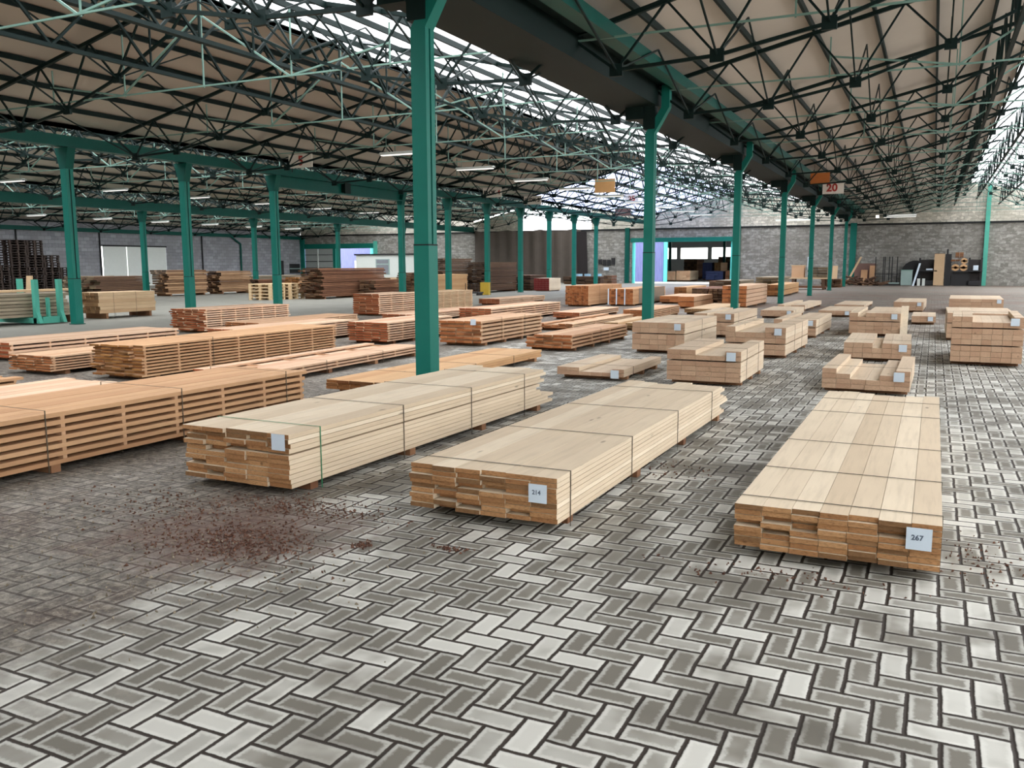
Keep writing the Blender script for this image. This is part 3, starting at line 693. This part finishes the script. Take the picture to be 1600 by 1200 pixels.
# ------------------------------------------------------------------ left background
def bgp(label, x, y, h, W, L, pal, n, m, gaps=(), group=None, rag=(.08,.15), r=0, zb=.1, sticks=0, bearers=2, **k):
    return pack(label, x, y, h, W, L, r, pal, n, m, gaps=gaps, group=group, rag=rag, zb=zb, bearers=bearers, sticks=sticks, **k)
def pallet(mat=PALL):
    mb = MB()
    for i in range(6): mb.box(-.6+i*.2, -.42+i*.2, -.5, .5, .118, .14, 0, R.random())
    for y in (-.5, -.05, .4): mb.box(-.6, .6, y, y+.1, .096, .118, 0, .5)
    for x in (-.6, -.07, .46):
        for y in (-.5, -.05, .4): mb.box(x, x+.14, y, y+.1, .02, .096, 0, R.random())
        mb.box(x, x+.14, -.5, .5, 0, .02, 0, .4)
    return mb.build('pallet', mat)
# dark pallet towers
dk = None; cnt = 0
rows = [((-47.5, 32.0), 11, 'tower of dark pallets by the frame edge'), ((-47.5, 33.1), 21, 'front tall tower of dark pallets'), ((-47.5, 34.13), 21, 'rear tall tower of dark pallets'), ((-47.5, 35.17), 15, 'shoulder-high tower of dark pallets'), ((-47.5, 36.2), 10, 'lowest tower of dark pallets')]
lv = lambda i, n: 'topmost' if i == n-1 else ('lowest' if i == 0 else '%s from the ground' % (ORD[i] if i < 20 else 'twenty-first'))
for (x, y), n, lab in rows:
    for i in range(n):
        if dk is None: dk = o = pallet(PALLD)
        else: o = dk.copy(); COL.objects.link(o)
        o.location = (x+R.uniform(-.02,.02), y+R.uniform(-.02,.02), i*.142); o.rotation_euler = (0, 0, 0)
        tag(o, 'dark pallet, %s in the %s' % (lv(i, n), lab), 'pallet', 'dark weathered pallets against the left wall')
lp = None
for c, (x, y) in enumerate(((-26.6, 30.4), (-26.5, 31.6))):
    for i in range(5):
        if lp is None: lp = o = pallet(PALL)
        else: o = lp.copy(); COL.objects.link(o)
        o.location = (x, y, i*.142); o.rotation_euler = (0, 0, .05)
        tag(o, 'pale pallet, %s in the %s pile left of the brown waney stack' % (lv(i, 5), ('front', 'rear')[c]), 'pallet', 'pale pallets beside the brown stack')
bgp('pale squared pack with a dark patchy end, standing on a pallet by the teal rack', -21.6, 17.6, .60, .9, 2.05, TAN, 6, 5, rag=(.035,.05), zb=.16, straps=(.5,1.3))
bgp('long grey planks lying in the teal stanchion rack at the left edge', -21.35, 11.5, .62, 1.1, 5.2, GREYW, 7, 4, rag=(.1,.4), zb=.2, bearers=3)
tag(MB().box(-22.2,-21.9,12.5,17.3,.84,.9,0,.9,end=1).build('loose_board', list(TAN)), 'pale board lying on top of the grey planks in the teal rack', 'board')
t = thing('stanchion_rack', 'teal steel stanchion rack holding the grey planks', 'rack', (0,0,0))
for y in (15.28, 15.98):
    MB().box(-22.75,-21.0,y-.06,y+.06,.04,.18).build('base_beam', TEALL, t)
    for x in (-22.7, -21.12):
        MB().box(x-.06,x+.06,y-.06,y+.06,.04,1.18).build('stake', TEALL, t)
        MB().prism([(x-.06,.04),(x+.06,.04),(x+.18,.04),(x+.06,.34)], y-.05, y+.05).build('gusset', TEALL, t)
MB().box(-21.2,-21.05,15.4,15.9,.03,.2).build('link_bar', TEALL, t)
MB().box(-21.18,-21.1,15.6,15.67,.18,.7).build('short_stake', TEALL, t)
tag(MB().add([(-23.6,16.7,0),(-23.3,16.7,0),(-23.35,16.8,1.25),(-23.55,16.8,1.25),(-23.6,16.76,0),(-23.3,16.76,0),(-23.35,16.86,1.25),(-23.55,16.86,1.25)], [(0,1,2,3),(7,6,5,4),(0,4,5,1),(1,5,6,2),(2,6,7,3),(3,7,4,0)]).build('upright_board', TAN[0]), 'tapered upright board behind the grey planks at the left edge', 'board')
WN = 'waney board stacks near the left wall'
bgp('small pile of pale waney boards beside the dark pallets', -42.5, 33.0, .85, .9, 3.0, GREYW, 9, 2, group=WN, rag=(.25,.3))
bgp('dark pile of waney boards with pale ragged ends, seen right of the double-channel column', -40.2, 32.6, .85, 1.5, 3.6, (DARK[0], GREYW[1]), 9, 3, group=WN, rag=(.35,.3))
bgp('dark low board stack before the white doors', -38.4, 36.6, .85, 1.5, 3.2, DARK, 8, 3, group=WN, rag=(.2,.3))
bgp('two-tier tan waney stack right of the white doors', -34.25, 31.9, 1.2, 1.0, 2.7, TANW, 12, 3, gaps=(6,7), group=WN, rag=(.18,.12))
bgp('ragged tan waney stack right of the two-tier tan one', -34.1, 35.3, 1.12, .95, 2.5, TANW, 12, 3, gaps=(6,), group=WN, rag=(.2,.2))
bgp('long low brown stack before the blue-grey wall', -34.15, 38.4, .62, 1.1, 5.2, BROWN, 7, 4, group=WN, rag=(.12,.1))
bgp('thin grey top stack behind the low brown one', -36.5, 40.5, .8, 1.1, 4.5, GREYW, 7, 4, group=WN)
bgp('small reddish brown stack left of the second signed column', -32.3, 39.6, .75, 1.0, 2.4, LARCHD, 6, 4, group=WN)
bgp('pale flat stack lying low before the brown one', -31.0, 35.0, .18, 1.0, 4.0, TAN, 2, 4, group=WN)
bgp('large two-tier dark brown waney stack before the bright gateway', -24.6, 31.7, 1.28, 1.15, 5.1, BROWN, 16, 4, gaps=(8,), group='brown stacks in the middle distance', rag=(.2,.15), bearers=3)
bgp('smaller brown stack at the right end of the large waney one', -23.6, 34.4, .72, .9, 2.2, BROWN, 8, 3, group='brown stacks in the middle distance')
bgp('low light brown stack before the white cabin', -30.2, 45.7, .62, 1.3, 3.8, TAN, 6, 4, gaps=(3,), group='brown stacks in the middle distance')
bgp('flat-sided tan pack behind the fifth signed column', -21.1, 35.9, .95, .9, 3.0, GOLD, 9, 5, group='brown stacks in the middle distance', rag=(.03,.05))
bgp('dark red-brown stack half hidden by the thick column', -25.0, 40.3, 1.0, 1.2, 3.2, BROWN, 9, 4, group='brown stacks in the middle distance')
bgp('high dark stack with reddish boards on top behind the sixth signed column', -22.9, 39.6, 1.75, 1.2, 3.2, (DARK[0], BROWN[1]), 17, 4, gaps=(5,11), group='dark stacks before the tarpaulin', rag=(.3,.2))
bgp('dark grey tiered stack before the tarpaulin', -21.6, 42.0, 1.55, 1.2, 3.8, DARK, 16, 4, gaps=(4,8,12), group='dark stacks before the tarpaulin', rag=(.15,.15))
bgp('low dark stack between the tarpaulin and the red-ended pack', -21.0, 46.4, .8, 1.2, 2.4, DARK, 8, 4, gaps=(3,6), group='dark stacks before the tarpaulin')
bgp('pale pack with a red painted end before the tarpaulin', -19.55, 45.7, .68, .95, 1.7, (OAK[0], REDP), 6, 5, rag=(.005,.01), zb=.05)
tag(MB().box(-20.62,-20.15,39.35,39.55,0,.62).box(-20.62,-20.5,39.5,39.9,0,.62).build('column_guard', YEL), 'yellow guard at the foot of the sixth signed column', 'guard')
t = thing('cart', 'small dark wire cart left of the yellow guard', 'cart', (-20.6, 38.6, 0))
for x in np.linspace(-.35,.35,6): MB().rod((x,-.2,.12),(x,-.2,.6),.015).build('bar', BLK, t)
MB().box(-.4,.4,-.3,.3,.1,.16).build('deck', BLK, t)
for x in (-.32,.32): MB().rod((x,-.25,.05),(x,.25,.05),.05,8).build('wheel', BLK, t)
# cabin
t = thing('site_cabin', 'low white cabin with a dark roof edge and one shuttered window', 'cabin', (-41.9, 58.5, 0))
MB().box(.1, 5.5, .1, 2.5, 0, .1).build('skid', BLK, t)
MB().box(0, 5.6, 0, 2.6, .1, 2.25).build('body', WHITE, t); MB().box(-.1, 5.7, -.12, 2.7, 2.25, 2.36).build('roof_edge', BLK, t)
wf = MB().box(1.9, 3.2, -.04, 0, .75, 1.95).build('window_frame', GALV, t); MB().box(2.0, 3.1, -.06, -.03, .8, 1.5).box(2.0, 3.1, -.06, -.03, 1.6, 1.88).build('shutter', plain('grey_shutter', srgb(128, 132, 138)), wf)
for i, x in enumerate((-25.0, -24.3, -23.4)):
    tag(MB().rod((x, 64.4, 0), (x, 64.4, .75), .26, 12).build('plastic_drum', plain('pale_blue_drum_%d' % i, srgb(150, 186, 206))), 'pale blue drum at the wall, %s' % ('leftmost of three', 'middle of three', 'rightmost of three')[i], 'drum', 'pale blue drums at the wall')
t = thing('wall_switch_box', 'cluster of black switch boxes on the block wall beside the gateway', 'switch', (-23.6, YW, 1.55))
for i in range(5): MB().box(-.9+i*.36, -.62+i*.36, -.12, 0, -.2+R.uniform(0,.15), .25+R.uniform(0,.2)).build('box', BLK, t)
MB().box(-.1,.3,-.1,-.01,-.55,-.3).build('notice', PAPER, t)
bgp('low dark stack against the block wall beside the gateway', -22.4, 62.0, .5, 3.0, 1.8, DARK, 4, 5)
bgp('tiny maroon box stack by the gateway post', -20.8, 60.0, .62, .6, 1.2, BROWN, 3, 2)
# second hall stock
SH = 'packs stored in the second hall'
sp = [(-20.2, 75, .75, 1.0, OAKB, 'pale banded pack at the left in the second hall'), (-18.9, 75, .8, 1.2, OAKB, 'wide pale banded pack in the second hall gateway'),
 (-18.6, 82, 1.5, .9, (NAVY, NAVY), 'navy covered stack behind the pale banded packs'), (-17.8, 82, 1.5, .6, TAN, 'narrow tan stack beside the navy one'),
 (-16.5, 77, .75, 1.5, (NAVY, NAVY), 'low navy covered pack in the second hall gateway'), (-15.2, 77, .8, 1.1, (TAN[0], BROWN[0]), 'brown pack right of the low navy one'),
 (-13.4, 77.6, .75, 1.2, (TEALD, TEAL), 'teal wrapped pack in the second hall'), (-12.6, 77.6, .8, .6, OAKB, 'small pale pack right of the teal one'),
 (-21.0, 86, 1.8, 1.3, BROWN, 'high pink-brown stack at the left of the second hall'), (-18.2, 90, 2.1, 1.6, BROWN, 'high brown stack in the middle of the second hall'),
 (-15.6, 91, 2.0, 1.8, (BROWN[0], TAN[1]), 'speckled brown stack in the second hall'), (-13.2, 89, 2.1, 1.9, BROWN, 'broad brown stack at the right of the second hall'), (-10.6, 88, 1.7, 1.8, DARK, 'dark stack furthest right in the second hall')]
for x, y, h, w, pl, lab in sp:
    pack(lab, x, y, h, w, 3.0, 0, pl, max(4, int(h/.22)), 4, group=SH, rag=(.06,.1), bearers=2, zb=.1)

# ------------------------------------------------------------------ right background, along the far wall
def up_board(lab, x, w, h, lean=.1, m=None, y=66.0, th=.04, shift=0):
    mb = MB(); vs = [(x,y-lean-.3,0),(x+w,y-lean-.3,0),(x+w+shift,y,h),(x+shift,y,h)]
    vs += [(a,b+th,c) for a,b,c in vs]
    mb.add(vs, [(3,2,1,0),(4,5,6,7),(0,1,5,4),(1,2,6,5),(2,3,7,6),(3,0,4,7)])
    return tag(mb.build('leaning_board', m or TAN[0]), lab, 'board')
bgp('brown planks heaped left of the fourth column near the far wall', -9.6, 49.6, .5, 1.5, 4.0, (GREYW[0], BROWN[1]), 4, 3, rag=(.3,.5))
bgp('grey planks lying behind the fourth column', -7.3, 47.6, .72, 1.2, 4.3, GREYW, 6, 3, rag=(.2,.3))
t = thing('trestle_table', 'rough trestle of planks between the fourth and fifth columns', 'table', (-6.6, 54, 0))
MB().box(-1.0,1.2,-.5,.9,.62,.7,0,.8).build('tabletop', TAN[0], t)
for x in (-.8, .9):
    for y in (-.4, .7): MB().box(x-.06,x+.06,y-.06,y+.06,.0,.62).build('leg', DARK[0], t)
MB().box(-.9,1.0,-.4,.8,.1,.2).build('lower_shelf', BROWN[0], t)
t = thing('wooden_crate', 'small orange-brown crate on the plank trestle', 'crate', (-7.2, 54.3, .7)); MB().box(-.35,.35,-.3,.3,0,.72,0,.7).build('body', LARCH[0], t); MB().box(-.38,.38,-.33,.33,.66,.72,0,.9).build('rim', TAN[0], t)
bgp('grey bundle of offcuts on the right half of the trestle', -5.5, 53.6, .6, 1.1, 1.0, GREYW, 4, 2, zb=.72, bearers=0)
tag(MB().box(-6.75,-6.62,54.6,54.7,.7,1.9).build('upright_lath', PAPER), 'white upright lath behind the orange-brown crate', 'lath')
up_board('short pale board standing upright by the fifth column', -5.95, .32, 1.35, .2, y=61)
up_board('pale plank leaning diagonally on the wide wall column', -5.55, .14, 1.95, .3, shift=.9, y=65.8)
bgp('low maroon scrap heap at the foot of the sixth column', -5.2, 58.6, .45, 1.2, 1.3, BROWN, 4, 3, rag=(.3,.3))
t = thing('scrap_heap', 'heap of dark scrap timber and rubble along the far wall', 'heap', (-4.6, 64.4, 0)); mb = MB()
for i in range(90):
    x = R.uniform(-1.6,1.5); z = R.uniform(0, .55*math.exp(-((x)/1.1)**2))+.03; a = R.uniform(0, 6.3)
    mb.rod((x, R.uniform(-.5,.6), z), (x+.5*math.cos(a), R.uniform(-.5,.6), z+R.uniform(-.02,.18)), R.uniform(.03,.07), 5, 0, R.random())
mb.build('scrap', DARK[0], t)
up_board('brown board standing left of the steel rods', -4.55, .42, 1.05, .1, LARCHD[0]); up_board('taller tan board standing beside the steel rods', -4.0, .4, 1.35, .1, LARCHD[0])
up_board('wide dull board leaning behind the two tan boards', -5.0, 1.4, 1.5, .05, MAROON, y=66.25)
t = thing('rod_frame', 'open black frame of upright rods on a pale sill', 'rack', (-2.85, 65.3, 0))
for x in (-.75,-.25,-.15,.12,.3,.62): MB().box(x-.03,x+.03,-.03,.03,.15,1.95).build('upright_rod', BLK, t)
MB().box(-.85,.8,-.15,.15,.12,.2).build('sill', GALV, t); MB().box(-.8,.7,-.02,.02,.75,.8).build('crossbar', BLK, t); MB().box(-.85,.8,-.3,.25,0,.12).build('base', BLK, t)
t = thing('grey_cabinet', 'knee-high pale teal-grey cabinet at the far wall', 'cabinet', (-1.62, 65.3, 0)); MB().box(-.35,.35,-.25,.3,.03,1.02).build('body', GALV, t); MB().box(-.38,.38,-.28,.33,1.02,1.06).build('top', PALET, t)
tag(MB().rod((-1.15,66.42,.84),(-1.15,66.15,.84),.85,20).build('round_disc', BLK), 'round black disc standing against the wall', 'disc')
up_board('whitish plank leaning before the round black disc', -1.25, .12, 1.5, .4, PAPER, shift=.35, y=65.4)
for i, x in enumerate((-.85,-.55)): tag(MB().box(x-.1,x+.08,65.0,65.15,0,.48).build('white_block', WHITE), 'small white block at the wall, %s' % ('left one', 'right one')[i], 'block')
def bench(lab, x, w, h, extra):
    t = thing('black_workbench', lab, 'workbench', (x, 65.6, 0))
    for q in (0, w): MB().box(q-.06,q+.06,-.05,.05,0,h).build('post', BLK, t)
    MB().box(-.06,w+.06,-.4,.3,.95,1.03).build('worktop', BLK, t); MB().box(0,w,.2,.3,0,h-.12).build('back_panel', plain('charcoal_panel_%s' % extra, srgb(42,36,34)), t)
    MB().box(0,w,-.35,.2,.05,.35).build('plinth', BLK, t)
    return t
bench('black workbench with a back panel left of the plywood sheet', -.85, 1.0, 1.85, 'a'); bench('black workbench with a back panel beside the light teal column', 2.12, .72, 1.85, 'b')
tag(MB().box(2.35,2.65,65.3,65.4,1.03,1.35).build('paper_bundle', PAPER), 'small white bundle on the right black workbench', 'bundle')
tag(MB().box(-.45,-.05,65.25,65.4,1.04,1.14).build('paper_bundle', PAPER), 'small white bundle on the left black workbench', 'bundle')
t = thing('plywood_sheet', 'tall pale plywood sheet standing upright at the far wall', 'plywood', (.02, 65.2, 0)); MB().box(0,.62,0,.05,.02,2.12,0,.6).build('sheet', TAN[0], t); MB().box(0,.62,.05,.09,.02,2.15).build('backing', BLK, t)
t = thing('machine_housing', 'narrow black machine housing right of the plywood sheet', 'machine', (.68, 65.5, 0)); MB().box(0,.36,-.2,.3,0,2.1).build('housing', BLK, t); MB().rod((.12,0,2.1),(.12,0,2.42),.06,8).build('chimney', BLK, t)
t = thing('low_black_table', 'low black table carrying the wooden spools', 'table', (1.08, 65.6, 0)); MB().box(0,.98,-.3,.3,.9,.98).build('tabletop', BLK, t); MB().box(0,.98,-.1,.3,.0,.9).build('panel', BLK, t)
def spool(lab, x, z, r, m=YEL):
    t = thing('cable_spool', lab, 'spool', (x, 65.5, z), 0, 'wooden spools on the low black table')
    for y in (-.2, .16): 
        MB().rod((0,y,r),(0,y+.04,r),r,14,0,.8).build('flange', GOLD[0], t)
    MB().rod((0,-.2,r),(0,.2,r),r*.45,10,0,.2).build('core', LARCHD[0], t)
    for a in (.7,2.27): MB().box(-r*.9,r*.9,-.23,-.2,r-.03,r+.03,0,.1).build('spoke', LARCHD[0], t).rotation_euler = (0,0,0)
spool('wooden spool at the lower left on the low black table', 1.3, .98, .23); spool('wooden spool at the lower right on the low black table', 1.78, .98, .23)
spool('wooden spool standing higher behind the other two', 1.8, 1.44, .2)
bgp('short yellowish boards stacked over the lower spools', 1.55, 65.1, .12, .55, .5, GOLD, 2, 2, zb=1.62, bearers=0)
bgp('topmost yellowish offcuts in the spool pile', 1.75, 65.2, .35, .5, .4, GOLD, 4, 2, zb=1.86, bearers=0)

# ------------------------------------------------------------------ hanging lamps
def lamp(x, y, z, lab, group, L=1.5):
    t = thing('tube_lamp', lab, 'lamp', (x, y, z), 0, group)
    MB().box(-L/2, L/2, -.07, .07, 0, .06).build('housing', WHITE, t)
    MB().prism([(-L/2,0),(L/2,0),(L/2,.02),(-L/2,.02)], -.13, .13).build('reflector', WHITE, t)
    for y_ in (-.05, .05): MB().rod((-L/2+.03, y_, -.03), (L/2-.03, y_, -.03), .019, 8).build('tube', TUBE, t)
    for x_ in (-L/2+.2, L/2-.2): MB().rod((x_, 0, .06), (x_, 0, .62), .008).build('hanger', PALET, t)
    return t
for k in range(9):
    lamp(-15.0, 23.45+4.84*k-.0, 4.93, 'white hanging tube lamp, %s from the camera under the glazed middle bay' % ORD[k], 'tube lamps of the middle bay')
for k in range(7):
    lamp(-33.8, 23.8+5.0*k, 4.93, 'white hanging tube lamp, %s from the left in the second bay from the left wall' % ORD[k], 'tube lamps of the second left bay')
for k in range(6):
    lamp(-46.8, 34.3+4.5*k, 4.4, 'small white hanging tube lamp, %s from the left near the block wall' % ORD[k], 'tube lamps of the wall bay')
for k, z in enumerate((4.72, 4.55)):
    lamp(-2.2, 64.9-k*1.1, z, 'long white tube lamp high before the far wall right of the column row, %s' % ('upper', 'lower')[k], 'lamps at the far wall', 2.0)
lamp(-9.0, 64.2, 4.5, 'long white tube lamp before the wall between the last two cranked columns', 'lamps at the far wall', 2.4)
tag(MB().rod((-3.6,64.5,4.55),(-3.6,64.5,4.7),.1,10).build('round_lamp', plain('lit_bulb', (1,1,1), emis=((1,.97,.9), 3))), 'small round lit lamp high on the right before the far wall', 'lamp')
tag(MB().box(-14.05,-13.1,38.05,38.1,4.72,5.32).build('tan_board', BROWNB), 'blank tan board hanging at the end of a tube lamp', 'board')

# ------------------------------------------------------------------ bay signs
def sign(lab, x, y, z, w, h, parts, back=SIGN):
    t = thing('bay_sign', lab, 'sign', (x, y, z)); MB().box(-w/2, w/2, 0, .03, -h/2, h/2).build('sign_board', back, t)
    for s in (-1, 1): MB().box(s*w*.4-.012, s*w*.4+.012, .03, .05, -h/2-.12, h/2).build('mounting_strap', BLACK, t)
    if x > -17:
        for s_ in (-1, 1): MB().rod((s_*w*.3, .015, h/2), (s_*w*.3, .015, h/2+(.75 if x > -5 else .3)), .008).build('hanger', BLACK, t)
    for body, sz, dx, m in parts: text(body, sz, m, t, (dx, -.012, 0), thick=.006)
    return t
sign('white sign with a red figure 5 over the left girder', -18.9, 23.45, 4.9, .96, .42, [('5', .42, .02, RED)])
sign('white sign reading BLOK 4 over the left girder', -18.9, 37.35, 4.86, .98, .43, [('BLOK', .25, -.12, DINK), ('4', .27, .35, RED)])
sign('white sign reading BLOK 3 further along the left girder', -18.9, 41.96, 4.8, .98, .43, [('BLOK', .25, -.12, DINK), ('3', .27, .35, DINK)])
sign('small white sign with the red number 25 in the glazed bay', -16.0, 49.5, 5.25, .8, .55, [('25', .42, 0, RED)])
sign('dull reddish board under the far end of the left girder', -19.2, 57.5, 5.0, 1.1, .5, [], MAROON)
sign('blank orange board on the valley girder', -4.1, 35.8, 4.74, .7, .41, [], ORANGE)
sign('white sign with the red number 20 beyond the orange board', -3.95, 39.2, 4.63, .84, .48, [('20', .44, -.05, RED)])

# ------------------------------------------------------------------ bark and leaf litter on the pavers
def litter(name, lab, spots, n, cols, sz, seed):
    rg = random.Random(seed); mb = MB()
    for i in range(n):
        cx, cy, sx, sy = rg.choice(spots)
        x = rg.gauss(cx, sx); y = rg.gauss(cy, sy); s = rg.uniform(*sz); a = rg.uniform(0, 6.28); e = rg.uniform(.3, .8)
        c, sn = math.cos(a), math.sin(a); h = rg.uniform(.002, .012)
        pts = [(-s, 0, .001), (-.2*s, -s*e*.6, h), (s, -.1*s, .002), (.2*s, s*e*.7, h*1.3)]
        mb.add([(x+c*p-sn*q, y+sn*p+c*q, .001+z) for p, q, z in pts]+[(x, y, .0)], [(0,1,2,3),(0,4,1),(1,4,2),(2,4,3),(3,4,0)], 0, rg.random())
    return tag(mb.build(name, cols), lab, 'litter', kind='stuff')
BARKC = wood('bark_chips', srgb(84, 56, 46), srgb(126, 92, 74), .2, knots=False)
LEAFC = wood('pale_dry_leaf', srgb(104, 94, 78), srgb(168, 156, 136), .2, knots=False)
litter('bark_chips', 'red-brown bark chips scattered on the dirty pavers in front of the green-strapped pack', [(-3.55,3.62,.3,.2),(-4.1,3.95,.5,.25),(-3.4,3.6,.22,.14),(-3.5,4.35,.3,.12)], 1700, BARKC, (.004,.014), 3)
litter('dry_leaves', 'pale dry leaf litter strewn over the dirty pavers at the lower left', [(-3.9,3.5,.7,.5),(-4.6,4.4,.9,.7),(-8.3,7.0,1.0,.8),(-3.2,3.2,.5,.4),(-5.2,7.6,.5,.9),(-9.0,6.5,1.,1.)], 1900, LEAFC, (.003,.012), 4)
litter('bark_chips', 'little clumps of bark on the clean bricks before the middle oak pack', [(-2.3,4.02,.05,.02),(-2.78,3.87,.03,.03),(-1.7,6.3,.25,.2),(.3,5.0,.1,.25),(-.6,4.35,.3,.08)], 420, BARKC, (.004,.013), 5)
# broken wet flakes lying out among the far packs
litter('dry_leaves', 'fine debris over the pavers between the far oak packs', [(.4,16,.5,3),(-1.2,20,1.2,3),(0,24,1.5,4)], 500, LEAFC, (.01,.03), 6)

# ------------------------------------------------------------------ tree beyond the roof glass
def tree(lab, x, y, h, seed):
    rg = random.Random(seed); t = thing('tree', lab, 'tree', (x, y, 0))
    tr = MB(); tr.rod((0,0,0),(.1,0,h*.55),.28,8,r2=.16); br = []
    for i in range(16):
        a = rg.uniform(0,6.28); z0 = h*rg.uniform(.3,.55); p = Vector((.1,0,z0)); q = p+Vector((math.cos(a)*rg.uniform(1,2.4), math.sin(a)*rg.uniform(1,2.4), h*rg.uniform(.15,.42)))
        tr.rod(p, q, .09, 5, r2=.03); br.append(q)
    tr.build('trunk', BARK, t); lf = MB()
    for i in range(5200):
        q = rg.choice(br); p = q+Vector((rg.gauss(0,.75), rg.gauss(0,.75), rg.gauss(0,.65))); s = rg.uniform(.05,.13); a = Vector((rg.gauss(0,1),rg.gauss(0,1),rg.gauss(0,1))).normalized()
        b = a.orthogonal().normalized(); c = a.cross(b)
        lf.add([p-b*s, p-c*s*.5, p+b*s, p+c*s*.5], [(0,1,2,3)])
    f = lf.build('foliage', LEAFM, t); return t
tree('tree with sparse dark foliage seen through the roof glass at the upper right', 7.2, 77, 10.5, 2)
tree('second tree beyond the far wall behind the roof glass', 14.5, 86, 12, 5)
